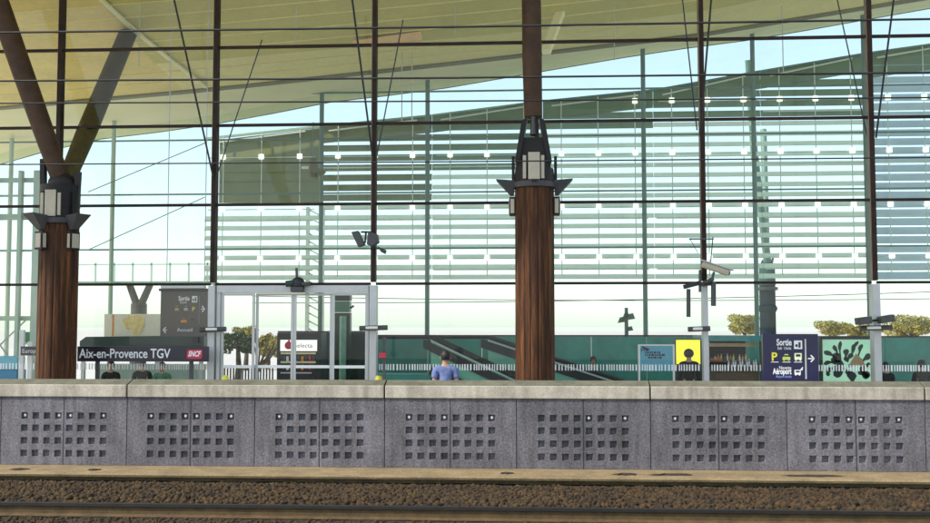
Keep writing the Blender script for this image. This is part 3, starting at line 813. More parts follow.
def car_icon(px, py, Y, t, material, bus=False, w=6, h=5):
    u = Y / F; c = at(px, py, Y); m = MB()
    W = w * u; H = h * u
    if bus: pts = [(0, .15), (1, .15), (1, 1), (0, 1)]
    else: pts = [(0, .15), (1, .15), (1, .55), (.85, .6), (.72, 1), (.28, 1), (.15, .6), (0, .55)]
    m.poly([(c.x + a * W, Y - .008, c.z + b * H) for a, b in pts], (0, .004, 0))
    m.box(c.x + .1 * W, c.x + .3 * W, Y - .008, Y - .004, c.z, c.z + .15 * H); m.box(c.x + .7 * W, c.x + .9 * W, Y - .008, Y - .004, c.z, c.z + .15 * H)
    o = m.build('pictogram', material, t)
    B(c.x + .2 * W, c.x + .8 * W, Y - .012, Y - .0085, c.z + (.55 if bus else .62) * H, c.z + .85 * H).build('mark', M_navy, o)
def arrow(px, py, Y, t, d=1, L=6.0):
    u = Y / F; c = at(px, py, Y); m = MB(); L *= u
    m.box(c.x - L / 2, c.x + L / 2, Y - .008, Y - .004, c.z - .012, c.z + .012)
    for s in (-1, 1): m.obox((c.x + d * L / 2, Y - .006, c.z), (c.x + d * (L / 2 - .07), Y - .006, c.z + s * .07), .026, .004, up=(0, 1, 0))
    m.build('arrow', M_white, t)
exit_icon(192, 302.5, Y, t, M_sgrey)
car_icon(175, 311, Y, t, mat('muted_yellow', (.45, .38, .12), .5), w=4); car_icon(184, 311, Y, t, mat('pale_grey', (.45, .45, .42), .5), w=4); tx('P', 192, 311, .14, M_yellow, t, Y, bold=.004)
car_icon(181, 323, Y, t, M_orange, w=6); car_icon(190, 323, Y, t, M_sgrey, True, w=5)
rect(199, 296, 199.6, 324, Y, M_alu, t, 'divider'); arrow(203, 309, Y, t, 1, 4); arrow(165, 330, Y, t, -1, 4)
tx('Accueil', 177, 331.5, .12, M_white, t, Y, 16)
# navy exit sign
Y = 23.3
xa, za = P2(763.5, 381.5, Y); xb, zb = P2(818, 334, Y)
t = thing('direction_sign', ((xa + xb) / 2, Y, 0), 'navy blue exit and airport shuttle sign with white pictograms and an arrow', 'sign')
B(xa, xb, Y, Y + .14, za, zb).build('board', M_navy, t, bevel=.006)
for px in (770, 812):
    x = ax(px, Y); B(x - .05, x + .05, Y + .03, Y + .11, 0, za - .002).build('post', M_dgrey, t)
tx('Sortie', 776.5, 345.3, .19, M_white, t, Y, 14.5, bold=.005); tx('Exit · Uscita', 777.5, 349.5, .09, M_white, t, Y, 13)
exit_icon(794, 349, Y, t, M_navy, 8, 8.5)
tx('P', 771.3, 360.5, .24, M_yellow, t, Y, bold=.006); rect(771, 361.8, 778.5, 362.4, Y, M_white, t, 'underline')
car_icon(782.5, 360.8, Y, t, mat('lime_print', (.55, .68, .12), .5), w=7.5, h=6.5); rect(782.5, 361.8, 790.5, 362.4, Y, M_white, t, 'underline')
car_icon(794.5, 360.8, Y, t, mat('pale_lime_print', (.72, .78, .5), .5), True, w=7, h=7.5); rect(794, 361.8, 802, 362.4, Y, M_white, t, 'underline')
tx('Navette', 779, 369.3, .10, M_white, t, Y, 11.5); tx('Aéroport', 773, 374, .17, M_white, t, Y, 18, bold=.005)
tx('Airport shuttle', 776, 377.8, .08, mat('pale_blue_print', (.25, .3, .75), .5), t, Y, 15)
car_icon(794.5, 375.5, Y, t, M_white, True, w=6, h=5.5); MB().poly([at(800, 370, Y - .006), at(803, 366.5, Y - .006), at(802.5, 370.5, Y - .006)], (0, .003, 0)).build('pictogram', M_white, t)
rect(805.3, 339, 806, 379, Y, M_alu, t, 'divider'); arrow(811, 358.6, Y, t, 1, 6)
# sky blue information panel behind the glass
Y = 25.4
xa, za = P2(638.5, 380, Y); xb, zb = P2(674.5, 344.5, Y)
t = thing('information_board', ((xa + xb) / 2, Y, 0), 'sky blue information panel on white legs beside the yellow poster', 'sign')
B(xa + .04, xb - .04, Y, Y + .05, az(370.5, Y), zb - .03).build('panel', M_sblue, t)
B(xa, xa + .04, Y - .01, Y + .06, 0, zb).build('leg', M_white, t); B(xb - .04, xb, Y - .01, Y + .06, 0, zb).build('leg', M_white, t)
B(xa + .041, xb - .041, Y - .01, Y + .06, zb - .029, zb).build('rail', M_white, t)
for (a, b, c) in ((641, 350, 7), (645, 352.5, 14), (645, 355, 18), (648, 357.6, 11)):
    m = MB(); x, z = P2(a, b, Y); w = c / F * Y; xx = x
    while xx < x + w:
        ww = random.uniform(.02, .07); m.box(xx, xx + ww, Y - .006, Y - .002, z - .022, z + .022); xx += ww + .018
    m.build('print', M_navy, t)
MB().obox(at(642, 347, Y - .004), at(649, 350, Y - .004), .004, .05, up=(0, 0, 1)).build('print', M_navy, t)

# ================================================================== THINGS ON THE NEAR FACADE
def anchored(name, px, py, Y, label, cat, group=None): return thing(name, at(px, py, Y), label, cat, group)
# twin floodlights at third mullion
Y = YF - .35
t = anchored('floodlight', 372, 252, Y, 'pair of dark floodlights back to back on the third mullion', 'floodlight')
for pts in ([(351, 232), (358, 230.5), (364.5, 244.5), (358, 247)], [(368, 231), (377, 234), (378.5, 242), (371, 247), (366.5, 244)]):
    MB().poly([at(x, y, Y) for x, y in pts], (0, .22, 0)).build('lamp_head', M_dgrey, t, bevel=.015)
MB().obox(at(361, 232, Y + .1), at(371, 232, Y + .1), .04, .04).obox(at(366, 232, Y + .1), at(365, 243, Y + .1), .04, .04).obox(at(371, 234, Y + .1), at(373, 255, YF - .1), .05, .05).build('bracket', M_black, t)
MB().poly([at(377, 246, Y), at(386, 250, Y), at(385, 254, Y), at(381, 252, Y)], (0, .14, 0)).build('camera_head', M_darkgreen, t, bevel=.01)
MB().obox(at(374, 247, Y + .1), at(379, 249, Y + .1), .03, .03).build('arm', M_black, t)
# surveillance camera at the fifth mullion
Y = YF - .45
t = anchored('security_camera', 699, 285, Y, 'pale security camera on a dark bracket at the fifth mullion', 'camera')
p, q = at(702, 264, Y), at(729, 273, Y)
MB().obox(p, q, .14, .14).build('housing', M_beige, t, bevel=.03)
d = (q - p).normalized()
MB().obox(p + Vector((-.02, 0, .085)), q + d * .09 + Vector((0, 0, .085)), .19, .02).build('sunshield', M_alu, t)
MB().tube([q + d * .002, q + d * .02], .05, 12).build('lens', M_black, t)
MB().obox(at(714, 272, Y), at(712, 280, Y), .05, .05).obox(at(713, 279, Y), at(700, 285, YF - .14), .07, .07).obox(at(700, 270, YF - .14), at(700, 292, YF - .14), .16, .04).build('bracket', M_dgrey, t)
t = anchored('antenna', 699, 239, YF - .2, 'small crossbar with thin aerial rods on the mullion above the security camera', 'aerial')
MB().obox(at(689, 239, YF - .2), at(713.5, 239, YF - .2), .03, .03).build('crossbar', M_dgrey, t)
MB().tube([at(713, 237, YF - .2), at(710.5, 264, YF - .2)], .012, 6).build('rod', M_dgrey, t)
MB().tube([at(690, 239, YF - .2), at(698, 253, YF - .16)], .007, 6).build('rod', M_dgrey, t)
t = anchored('beam_detector', 699, 290, YF - .3, 'dark detector tubes hanging on a bracket below the security camera', 'detector')
MB().tube([at(688.5, 289, YF - .3), at(688.5, 317, YF - .3)], .045, 10).build('tube', M_dgrey, t)
MB().tube([at(713.5, 282, YF - .3), at(713.5, 306, YF - .3)], .055, 10).build('tube', M_dgrey, t)
MB().obox(at(684, 287, YF - .3), at(699, 283, YF - .2), .08, .09).obox(at(699, 285, YF - .2), at(714, 284, YF - .3), .05, .06).build('bracket', M_black, t)
# floodlights at the sixth mullion
Y = YF - .4
t = anchored('floodlight', 873, 322, Y, 'pair of flat dark floodlights on the right hand mullion above the green poster', 'floodlight')
MB().obox(at(856.5, 321.5, Y), at(870.5, 319.8, Y), .3, .15).build('lamp_head', M_dgrey, t, bevel=.02)
MB().obox(at(879, 320.2, Y), at(893, 317.8, Y), .3, .15).build('lamp_head', M_dgrey, t, bevel=.02)
MB().obox(at(868, 321, Y + .1), at(880, 320, Y + .1), .05, .05).build('bracket', M_black, t)
def fixture(px, py, w, lab, mi):
    Y = YF - .3
    t = anchored('wall_lamp', px, py, Y, lab, 'lamp', 'cross shaped lamp fittings low on the mullions')
    MB().tube([at(px - w, py + .4, Y), at(px + w, py - .4, Y)], .055, 12).build('lamp_tube', M_dgrey, t)
    MB().tube([at(px - w * .55, py - .2, Y - .07), at(px + w * .3, py - .4, Y - .07)], .03, 8).build('diffuser', M_white, t)
    MB().obox(at(px, py, Y), at(px, py, YF - .14), .08, .06).build('bracket', M_alu, t)
fixture(213, 329.5, 13, 'double lamp fitting low on the mullion right of the brown grey sign', 3)
fixture(373.5, 328, 14, 'double lamp fitting low on the mullion right of the doors', 4)
fixture(699, 329, 11, 'double lamp fitting low on the mullion by the yellow poster', 6)
fixture(876, 328, 16, 'double lamp fitting low on the mullion under the flat floodlights', 7)
# sensor cluster above the doors
t = anchored('door_sensor', 297, 286, YF - .2, 'dark sensor and camera cluster above the middle of the doors', 'sensor')
MB().ball(at(298, 284, YF - .2), (.16, .12, .16), 12, 8).build('dome', M_black, t)
B(ax(291, YF - .2), ax(303, YF - .2), YF - .3, YF - .12, az(292, YF), az(287, YF)).build('base', M_dgrey, t)
MB().tube([at(286, 284, YF - .25), at(294, 283, YF - .25)], .07, 10).build('camera_body', M_darkgreen, t)
MB().tube([at(302, 284, YF - .25), at(310, 284, YF - .25)], .045, 10).build('camera_body', M_dgrey, t)
MB().tube([at(297, 282, YF - .2), at(296.5, 268, YF - .2)], .03, 8).build('mast', M_dgrey, t)
# post with a red call point, yellow guards
Y = 23.2
x = ax(384, Y); t = thing('call_post', (x, Y, 0), 'slim dark post with a small red box left of the man in blue', 'post')
B(x - .03, x + .03, Y, Y + .06, 0, az(337, Y)).build('post', M_dgrey, t)
B(x - .09, x + .05, Y - .06, Y - .002, az(358, Y), az(353, Y)).build('call_box', M_red, t, bevel=.01)
for px, lab in ((226, 'yellow guard post at the left end of the doors'), (379, 'yellow guard post at the right end of the doors')):
    x = ax(px, 23.4); z = az(376, 23.4)
    o = MB().tube([(x, 23.4, 0), (x, 23.4, z - .05), (x, 23.4, z)], [.08, .08, .05], 14).build('guard_post', M_yellow, loc=(x, 23.4, 0)); setp(o, lab, 'guard post', 'yellow guard posts by the doors')

# ================================================================== INSIDE THE HALL
# teal glazed backdrop walls
def backdrop(px0, px1, py, Y, m_, label, nseam, cat='wall'):
    x0, x1 = ax(px0, Y), ax(px1, Y); z = az(py, Y, (px0 + px1) / 2)
    t = thing('glazed_wall', ((x0 + x1) / 2, Y, 0), label, cat)
    for i in range(nseam):
        a = x0 + (x1 - x0) * i / nseam; b = x0 + (x1 - x0) * (i + 1) / nseam
        B(a + .006, b - .006, Y, Y + .12, 0.01, z - .05).build('panel', m_, t)
    B(x0, x1, Y - .02, Y + .14, z - .048, z).build('top_rail', M_black, t)
backdrop(374, 702, 335, 34.2, M_tealwall, 'long dark teal glazed wall behind the escalators', 6)
backdrop(700, 1010, 336, 34.25, M_tealwall, 'dark teal glazed wall at the right, below the yellow green trees', 5)
backdrop(278, 372, 331, 34.2, M_darkgreen, 'dark green black wall behind the snack machine', 3)
# escalators
def escalator(Y0, wdt, pt, pbm, label):
    """pt/pbm: photo points of the front handrail at the top and the bottom."""
    a, b = at(*pt, Y0), at(*pbm, Y0)
    t = thing('escalator', (b.x, Y0, 0), label, 'escalator', 'escalators behind the glass')
    for y in (Y0, Y0 + wdt):
        p, q = Vector((a.x, y, a.z)), Vector((b.x, y, b.z))
        l = p + Vector((-1.6, 0, 0)); e = q + (q - p).normalized() * 1.0
        dn = Vector((0, 0, -.85)); dd = Vector((0, 0, -.06))
        MB().poly([p + dd, q + dd, q + dn, p + dn], (0, .03, 0)).build('balustrade', M_greenlight, t)
        MB().tube([l, p, q, e], .055, 8).build('handrail', M_black, t)
        MB().poly([p + Vector((-.2, -.05, -.06)), q + Vector((-.2, -.05, -.06)), q + Vector((-.2, -.05, -.30)), p + Vector((-.2, -.05, -.30))], (0, .04, 0)).build('dark_band', M_black, t)
        MB().obox(p + Vector((0, -.06, -.10)), q + Vector((0, -.06, -.10)), .03, .03).build('handrail_highlight', M_alu, t)  # pale strip drawn for the highlight line along the handrail
        MB().obox(p + dn + Vector((0, 0, -.02)), e + dn + Vector((0, 0, -.02)), .14, .26).build('skirt', M_black, t)
    m = MB(); p, q = Vector((a.x, 0, a.z - .92)), Vector((b.x, 0, b.z - .92)); n = 18
    for i in range(n):
        c = p.lerp(q, (i + .5) / n); h = abs(q.z - p.z) / n; w = abs(q.x - p.x) / n
        m.box(c.x - w / 2, c.x + w / 2, Y0 + .1, Y0 + wdt - .07, c.z - h, c.z + h / 2)
    m.build('steps', M_dgrey, t)
    B(a.x - 1.7, a.x, Y0 - .05, Y0 + wdt + .08, 0, a.z - 1.0).build('landing', M_tealwall, t)
escalator(29.0, .95, (431, 337), (540, 389), 'left escalator running down to the right behind the man in blue')
escalator(31.0, .95, (488, 337), (640, 387), 'right escalator running down to the right, passing behind the middle column')

# dark forked column inside, at the right
Y = 47.0
x = ax(768, Y); t = thing('forked_column', (x, Y, 0), 'dark teal forked column far behind the glass above the navy sign', 'column')
M_dteal = mat('dark_teal_steel', (0.006, 0.018, 0.028), .8, var=.2, spec=.05)
MB().tube([(x, Y, 0), (x, Y, az(286, Y))], .34, 16).build('shaft', M_dteal, t)
MB().tube([(x, Y, az(312, Y)), (x, Y, az(309, Y)), (x, Y, az(306, Y))], [.36, .42, .36], 16).build('collar', M_dteal, t)
MB().tube([(x, Y, az(291, Y)), (x, Y, az(288, Y))], [.45, .45], 16).build('collar', M_black, t)
MB().tube([(x, Y, az(286, Y)), (x, Y, az(268, Y)), (x, Y, az(261, Y))], [.36, .34, .2], 16).build('head', mat('deep_teal', (.03, .075, .075), .7, spec=.1), t)
MB().tube([at(768, 266, Y), at(754, 150, Y - 3), at(748, 60, Y - 4)], [.17, .15, .12], 12).build('branch', M_teal, t)
MB().tube([at(767, 266, Y), at(763.5, 130, Y + 2)], [.14, .14], 12).build('branch', M_teal, t)
MB().tube([at(771, 268, Y - .2), at(773, 258, Y - .2)], .05, 8).build('lamp_arm', M_teal, t)
# column with a green box behind the doors
Y = 33.0
x = ax(341.5, Y); t = thing('display_column', (x, Y, 0), 'dark column carrying a green display box behind the right hand door', 'column')
B(x - .26, x + .24, Y, Y + .4, az(312, Y), az(301, Y)).build('display_box', mat('sea_green', (.06, .17, .11), .4), t, bevel=.02)
B(x - .25, x + .25, Y - .02, Y + .4, az(300.5, Y), az(294.5, Y)).build('cap', M_black, t)
B(x - .02, x + .10, Y - .05, Y + .2, az(294, Y), az(292.8, Y)).build('beacon', M_white, t)
B(x - .27, x + .25, Y + .1, Y + .4, 0, az(312.5, Y)).build('body', M_darkgreen, t)
MB().tube([(x + .04, Y + .02, 0), (x + .04, Y + .02, az(316, Y))], .11, 14).build('tube', mat('mint_reflection', (.16, .34, .25), .25), t)  # mint cylinder coloured as a light reflection on the column
MB().obox((x + .25, Y + .1, az(308, Y)), (x + .36, Y + .1, az(305.5, Y)), .06, .06).build('bracket', M_black, t)
# snack machine
Y = 30.0
xa, xb = ax(277, Y), ax(321, Y); zt = az(333, Y)
t = thing('vending_machine', ((xa + xb) / 2, Y, 0), 'black snack vending machine with a white header and a red drop logo behind the doors', 'vending machine')
B(xa, xb, Y + .02, Y + .8, 0, zt).build('cabinet', M_black, t, bevel=.01)
ha, hz0 = P2(280.5, 351, Y); hb, hz1 = P2(317, 340, Y)
hd = B(ha, hb, Y - .03, Y + .018, hz0, hz1).build('header', mat('lit_header', (.85, .82, .76), .5, var=.03, emit=.35), t)
c = at(288.5, 345.5, Y - .034)
m = MB(); r_ = .11
m.poly([(c.x + r_ * math.cos(a) - (.0), Y - .036, c.z + r_ * math.sin(a)) for a in np.linspace(math.pi * .62, math.pi * 2.38, 16)] + [(c.x + .03, Y - .036, c.z + .19)], (0, .005, 0))
m.build('logo', M_red, hd)
tx('selecta', 294.5, 347.5, .17, M_navy, hd, Y - .032, 18)
for py in (353.5, 362.5):
    B(ax(281, Y), ax(316, Y), Y - .01, Y + .018, az(py + 1, Y), az(py - 1, Y)).build('shelf', mat('pale_yellow_strip', (.72, .66, .38), .5), t)
for py in (361, 370):
    for i in range(9):
        xx = ax(283 + i * 3.7, Y); B(xx, xx + .065, Y - .02, Y + .018, az(py + .5, Y), az(py - random.uniform(4, 6), Y)).build('packet', [M_orange, M_white, M_red, M_blue, M_gold][i % 5] if i % 2 else M_dgrey, t)
B(ax(281, Y), ax(312, Y), Y - .012, Y + .018, az(374, Y), az(372.6, Y)).build('tray', M_alu, t)
# coffee kiosk
Y = 28.0
xa, xb = ax(705, Y), ax(764, Y)
t = thing('kiosk', ((xa + xb) / 2, Y, 0), 'dark drinks kiosk with lit beige ceiling and bottles, left of the navy sign', 'kiosk')
B(xa, xb, Y, Y + 2.2, az(341, Y), az(335.5, Y)).build('roof', mat('teal_fascia', (.06, .24, .23), .4), t)
B(xa, xa + .10, Y, Y + .1, 0, az(341.2, Y)).build('post', M_alu, t); B(xb - .1, xb, Y, Y + .1, 0, az(341.2, Y)).build('post', M_dgrey, t)
B(xa + .11, xb - .11, Y + 1.9, Y + 2.15, 0, az(341.5, Y)).build('back_wall', M_black, t)
B(xa + .15, xb - .12, Y + .25, Y + .4, az(346.5, Y), az(343, Y)).build('ceiling_strip', mat('lit_ceiling_tan', (.52, .36, .19), .5), t)  # tan strip brightened to show the lit kiosk ceiling
B(xa + .11, xb - .11, Y + .2, Y + .8, 0.01, az(369, Y)).build('counter', mat('counter_wood', (.12, .08, .045), .5), t)
B(xa + .11, xb - .11, Y + .05, Y + .85, az(368.8, Y), az(366.5, Y)).build('counter_top', M_dgrey, t)
B(xa + .2, xb - .15, Y + 1.5, Y + 1.85, az(363.2, Y), az(362, Y)).build('shelf', mat('shelf_wood', (.25, .17, .1), .5), t)
B(ax(716, Y), ax(728, Y), Y + .9, Y + .95, az(361, Y), az(359, Y)).build('menu_strip', mat('orange_red_print', (.7, .18, .06), .5), t)
for i in range(14):
    px = 731 + i * 2.3; xx = ax(px, Y)
    h = random.uniform(.14, .2); zb_ = az(366.4, Y)
    o = MB().tube([(xx, Y + .4, zb_), (xx, Y + .4, zb_ + h * .6), (xx, Y + .4, zb_ + h * .72), (xx, Y + .4, zb_ + h)], [.026, .026, .011, .011], 8).build('bottle', M_white if i % 3 != 1 else M_bottle, loc=(xx, Y + .4, zb_))
    setp(o, 'small bottle in the row standing on the kiosk counter', 'bottle', 'bottles on the kiosk counter')
for i in range(12):
    xx = ax(722 + i * 3.2, Y); zb_ = az(361.9, Y); h = random.uniform(.12, .2)
    o = MB().tube([(xx, Y + 1.6, zb_), (xx, Y + 1.6, zb_ + h * .6), (xx, Y + 1.6, zb_ + h * .72), (xx, Y + 1.6, zb_ + h)], [.03, .03, .012, .012], 8).build('bottle', [M_bottle, M_white, M_orange, M_gold][i % 4], loc=(xx, Y + 1.6, zb_))
    setp(o, 'bottle standing on the back shelf of the kiosk', 'bottle', 'bottles on the kiosk shelf')
# yellow poster
Y = 27.6
xa, za = P2(676.5, 364, Y); xb, zb = P2(700, 340, Y)
t = thing('poster', ((xa + xb) / 2, Y, 0), 'yellow poster on a stand behind the person in black', 'poster')
B(xa, xb, Y, Y + .04, za, zb).build('sheet', mat('backlit_yellow', (0.80, 0.76, 0.05), 0.5, var=0.08, emit=.4), t)
B(xa - .03, xb + .03, Y + .042, Y + .1, 0, zb + .03).build('stand', M_dgrey, t)
# green poster with dark plant silhouettes
Y = 26.5
xa, za = P2(823, 381, Y); xb, zb = P2(871, 339.5, Y)
t = thing('poster', ((xa + xb) / 2, Y, 0), 'pale green backlit poster with dark leafy silhouettes right of the navy sign', 'poster')
sh = B(xa, xb, Y, Y + .06, za - .1, zb).build('sheet', mat('mint_poster', (.20, .42, .29), .4, col2=(.30, .52, .36), scale=1.4, emit=.25), t)
fr = MB(); fr.box(xa - .06, xa - .002, Y - .03, Y + .1, 0, zb + .07); fr.box(xb + .002, xb + .06, Y - .03, Y + .1, 0, zb + .07); fr.box(xa, xb, Y - .03, Y + .1, zb + .004, zb + .07)
fr.build('frame', M_black, t)
m = MB(); rr = random.Random(11)
def blob(px, py, r):
    c = at(px, py, Y)
    m.poly([(c.x + r * rr.uniform(.75, 1.15) * math.cos(a), Y - .006, c.z + r * rr.uniform(.75, 1.15) * math.sin(a)) for a in np.linspace(0, 2 * math.pi, 11)[:-1]], (0, .004, 0))
for (a, b, r) in ((834, 361, .09), (837, 357, .12), (840, 364, .10), (846, 359, .06), (850, 366, .05), (838, 372, .13), (862, 371, .12), (852, 376, .12), (828, 374, .05), (866, 375, .1)): blob(a, b, r)
def leaf(a, b, c, d, w):
    p, q = at(a, b, Y - .006), at(c, d, Y - .006); dv = q - p; nrm = Vector((-dv.z, 0, dv.x)).normalized()
    pts = [p + dv * t + nrm * (w * h + .012 * math.sin(7 * t + a)) for t, h in ((0, .35), (.35, .4), (.6, .9), (.8, 1), (.95, .5))] + [q] + [p + dv * t - nrm * (w * h - .012 * math.sin(7 * t + a)) for t, h in ((.95, .5), (.8, 1), (.6, .9), (.35, .4), (0, .35))]
    m.poly(pts, (0, .004, 0))
for k_ in ((837, 358, 824, 351, .06), (836, 361, 823.5, 364, .05), (838, 356, 834, 345, .05), (840, 356, 840, 341, .045), (845, 359, 847, 349, .07), (850, 358, 855, 344, .05), (858, 356, 862, 344, .05), (852, 352, 858, 341, .04), (861, 363, 870, 354, .07), (862, 367, 870.5, 364, .05), (847, 362, 852, 353, .06), (836, 366, 826, 372, .06), (861, 371, 869, 377, .06), (843, 368, 851, 374, .07)):
    leaf(*k_)
m.build('silhouette', mat('ink', (.012, .022, .018), .5), sh)
MB().poly([at(849, 366, Y - .008), at(866, 366, Y - .008), at(862, 359, Y - .008), at(856, 353.5, Y - .008), at(852, 360, Y - .008)], (0, .004, 0)).build('print', mat('tan_print', (.32, .22, .11), .5), sh)
# yellow artwork panel and cream board behind the name sign
Y = 32.0
xa, za = P2(104, 337, Y); xb, zb = P2(160, 314, Y)
t = thing('picture_board', ((xa + xb) / 2, Y, 0), 'cream board with a golden picture above the station name sign', 'picture')
B(xa, xb, Y, Y + .06, za, zb).build('board', M_cream, t)
rect(112, 314.5, 114, 336, Y, M_orange, t, 'strip', .002); rect(124, 315, 144, 333.5, Y, M_cream, t, 'mount', .002)
m = MB()
for i in range(30):
    p = at(134 + max(-7, min(7, random.gauss(0, 4))), 324.5 + max(-7, min(6.5, random.gauss(0, 4))), Y - .012 - i * .0004)
    s_ = random.uniform(.06, .16); m.add([(p.x + s_ * math.cos(a) * random.uniform(.6, 1.1), p.y, p.z + s_ * math.sin(a) * random.uniform(.6, 1.1)) for a in np.linspace(0, 6.28, 8)[:-1]], [tuple(range(7))])
m.build('picture', M_gold, t)
for px in (108, 156):
    x = ax(px, Y); B(x - .04, x + .04, Y + .07, Y + .13, 0, za + .3).build('post', M_alu, t)
# dark canopy slab behind the name sign
Y = 30.5
xa, xb = ax(80, Y), ax(204, Y)
t = thing('shop_counter', ((xa + xb) / 2, Y, 0), 'dark green counter canopy directly behind the station name sign', 'counter')
MB().poly([(xa, Y, az(341.5, Y)), (ax(86, Y), Y, az(337, Y)), (xb, Y, az(335.5, Y)), (xb, Y, az(349, Y)), (xa, Y, az(349, Y))], (0, 1.4, 0)).build('canopy', M_darkgreen, t)
B(xa + .2, xb - .3, Y + .7, Y + 1.2, 0, az(366, Y)).build('counter', M_palegreen, t)
for px in (82, 110, 158, 200):
    x = ax(px, Y); B(x - .05, x + .05, Y + .1, Y + .2, 0, az(349.5, Y)).build('post', M_alu, t)
MB().box(ax(193, Y), ax(199, Y), Y - .1, Y - .01, az(343, Y), az(337, Y)).build('lamp', M_black, t)
# V post of the far footbridge with its railing
Y = 46.0
t = thing('footbridge', (ax(140, Y), Y, 0), 'far footbridge with thin railing carried on a dark V shaped post, left', 'footbridge')
x = ax(138.5, Y)
MB().tube([(x, Y, 0), (x, Y, az(303, Y))], [.36, .34], 14).build('post', M_black, t)
MB().tube([(x - .1, Y, az(304, Y)), (ax(128, Y), Y, az(282, Y))], [.17, .15], 10).build('arm', M_black, t)
MB().tube([(x + .1, Y, az(304, Y)), (ax(150, Y), Y, az(282, Y))], [.17, .15], 10).build('arm', M_black, t)
B(ax(78, Y), ax(214, Y), Y - .6, Y + .6, az(283.5, Y), az(281, Y)).build('deck', M_teal, t)
B(ax(78, Y), ax(214, Y), Y - .6, Y - .55, az(264.5, Y), az(263.3, Y)).build('rail', M_palegreen, t)
for i in range(8):
    x = ax(81 + i * 18.5, Y); B(x - .035, x + .035, Y - .6, Y - .54, az(281, Y), az(262, Y)).build('baluster', M_palegreen, t)
# pale green lift frame at the left edge
Y = 27.5
t = thing('lift_frame', (ax(18, Y), Y, 0), 'pale green steel lift frame at the left edge behind the left column', 'lift frame')
for px, w in ((33, .17), (16, .09), (-14, .17)):
    x = ax(px, Y); B(x - w / 2, x + w / 2, Y, Y + .15, 0, az(166, Y)).build('post', M_palegreen, t)
for py, h in ((175, .12), (191, .05), (213, .16), (248, .05), (318, .12)):
    B(ax(-18, Y), ax(36, Y), Y + .16, Y + .24, az(py, Y) - h / 2, az(py, Y) + h / 2).build('rail', M_palegreen, t)
MB().obox(at(0, 345, Y + .28), at(26, 320, Y + .28), .03, .03).obox(at(0, 345, Y + .28), at(12, 362, Y + .28), .03, .03).build('brace', M_palegreen, t)
B(ax(12, Y), ax(35, Y), Y + .3, Y + .34, az(345, Y), az(332, Y)).build('door_panel', mat('fresh_green', (.06, .30, .13), .5), t)
t = thing('ticket_machine', (ax(8, 26, 360), 26, 0), 'bright blue ticket machine with a pale top at the left edge', 'machine')
B(ax(-8, 26), ax(18, 26), 26, 26.5, 0, az(371, 26)).build('body', M_blue, t, bevel=.02)
B(ax(-8, 26), ax(18, 26), 26.02, 26.45, az(370.8, 26), az(357, 26)).build('screen_housing', mat('pale_blue_plastic', (.16, .48, .62), .4), t, bevel=.03)
t = thing('glazed_shelter', (ax(22, 25.6), 25.6, 0), 'white post shelter frame between the blue machine and the left column', 'shelter')
for px in (22, 30.5): B(ax(px - 2.6, 25.6), ax(px + 2.0, 25.6), 25.6, 25.68, 0, az(342 if px > 25 else 330, 25.6)).build('post', M_white, t)
B(ax(19, 25.6), ax(33, 25.6), 25.69, 25.75, az(345, 25.6), az(343, 25.6)).build('rail', M_white, t)
Y = 25.3
xa, za = P2(20.5, 355.5, Y); xb, zb = P2(44, 346.5, Y)
t = thing('name_sign', ((xa + xb) / 2, Y, za), 'small dark sign partly hidden behind the left timber column', 'sign')
B(xa, xb, Y, Y + .06, za, zb).build('board', M_plum, t); B(xb - .15, xb - .08, Y + .062, Y + .12, 0, zb).build('post', M_dgrey, t)
tx('Europe', 22, 353, .15, M_white, t, Y, 17)
# lattice mast and hanging loudspeakers seen through the louvres
Y = 40.0
t = thing('lattice_mast', (ax(314, Y), Y, 0), 'pale grey lattice mast seen through the louvres left of the third mullion', 'mast')
m = MB()
for px in (307, 322): m.obox((ax(px, Y), Y, 0), (ax(px, Y), Y, az(206, Y)), .13, .13)
for py in range(208, 330, 8): m.obox((ax(307, Y), Y, az(py, Y)), (ax(322, Y), Y, az(py + 8, Y)), .05, .05)
m.build('truss', mat('pale_grey_steel', (.42, .46, .44), .5), t)
Y = 33.5
t = thing('hanging_lamp', at(314, 160, Y), 'olive hanging lamp cluster in front of the solid louvre panel', 'lamp')
MB().tube([at(313, 158, Y), at(313, 178, Y)], [.12, .16], 10).build('lamp_body', mat('olive_paint', (.13, .13, .05), .5), t)
MB().poly([at(313, 165, Y - .2), at(325, 171, Y - .2), at(321, 176, Y - .2), at(312, 172, Y - .2)], (0, .2, 0)).build('reflector', MATS['olive_paint'], t)
B(ax(300, Y), ax(309, Y), Y, Y + .1, az(167, Y), az(164.5, Y)).build('arm', M_white, t)
MB().tube([at(313, 158, Y), (at(313, 158, Y).x, Y, az(120, Y))], .015, 6).build('rod', M_teal, t)
# lamp post far outside
Y = 50.0
t = thing('street_lamp', (ax(627, Y), Y, 0), 'far lamp post with clustered heads right of the middle column', 'street lamp')
x = ax(626.5, Y)
MB().tube([(x, Y, 0), (x, Y, az(308, Y))], [.11, .08], 8).build('pole', M_darkgreen, t)
for (a, b, r) in ((622, 320, .2), (630, 317, .22), (629.5, 329, .16), (626, 315, .14)):
    c = at(a, b, Y); MB().poly([(c.x - r, Y - .15, c.z - r * .7), (c.x + r, Y - .15, c.z - r * .4), (c.x + r * .6, Y - .15, c.z + r * .8), (c.x - r * .5, Y - .15, c.z + r * .6)], (0, .3, 0)).build('lamp_head', M_darkgreen, t)

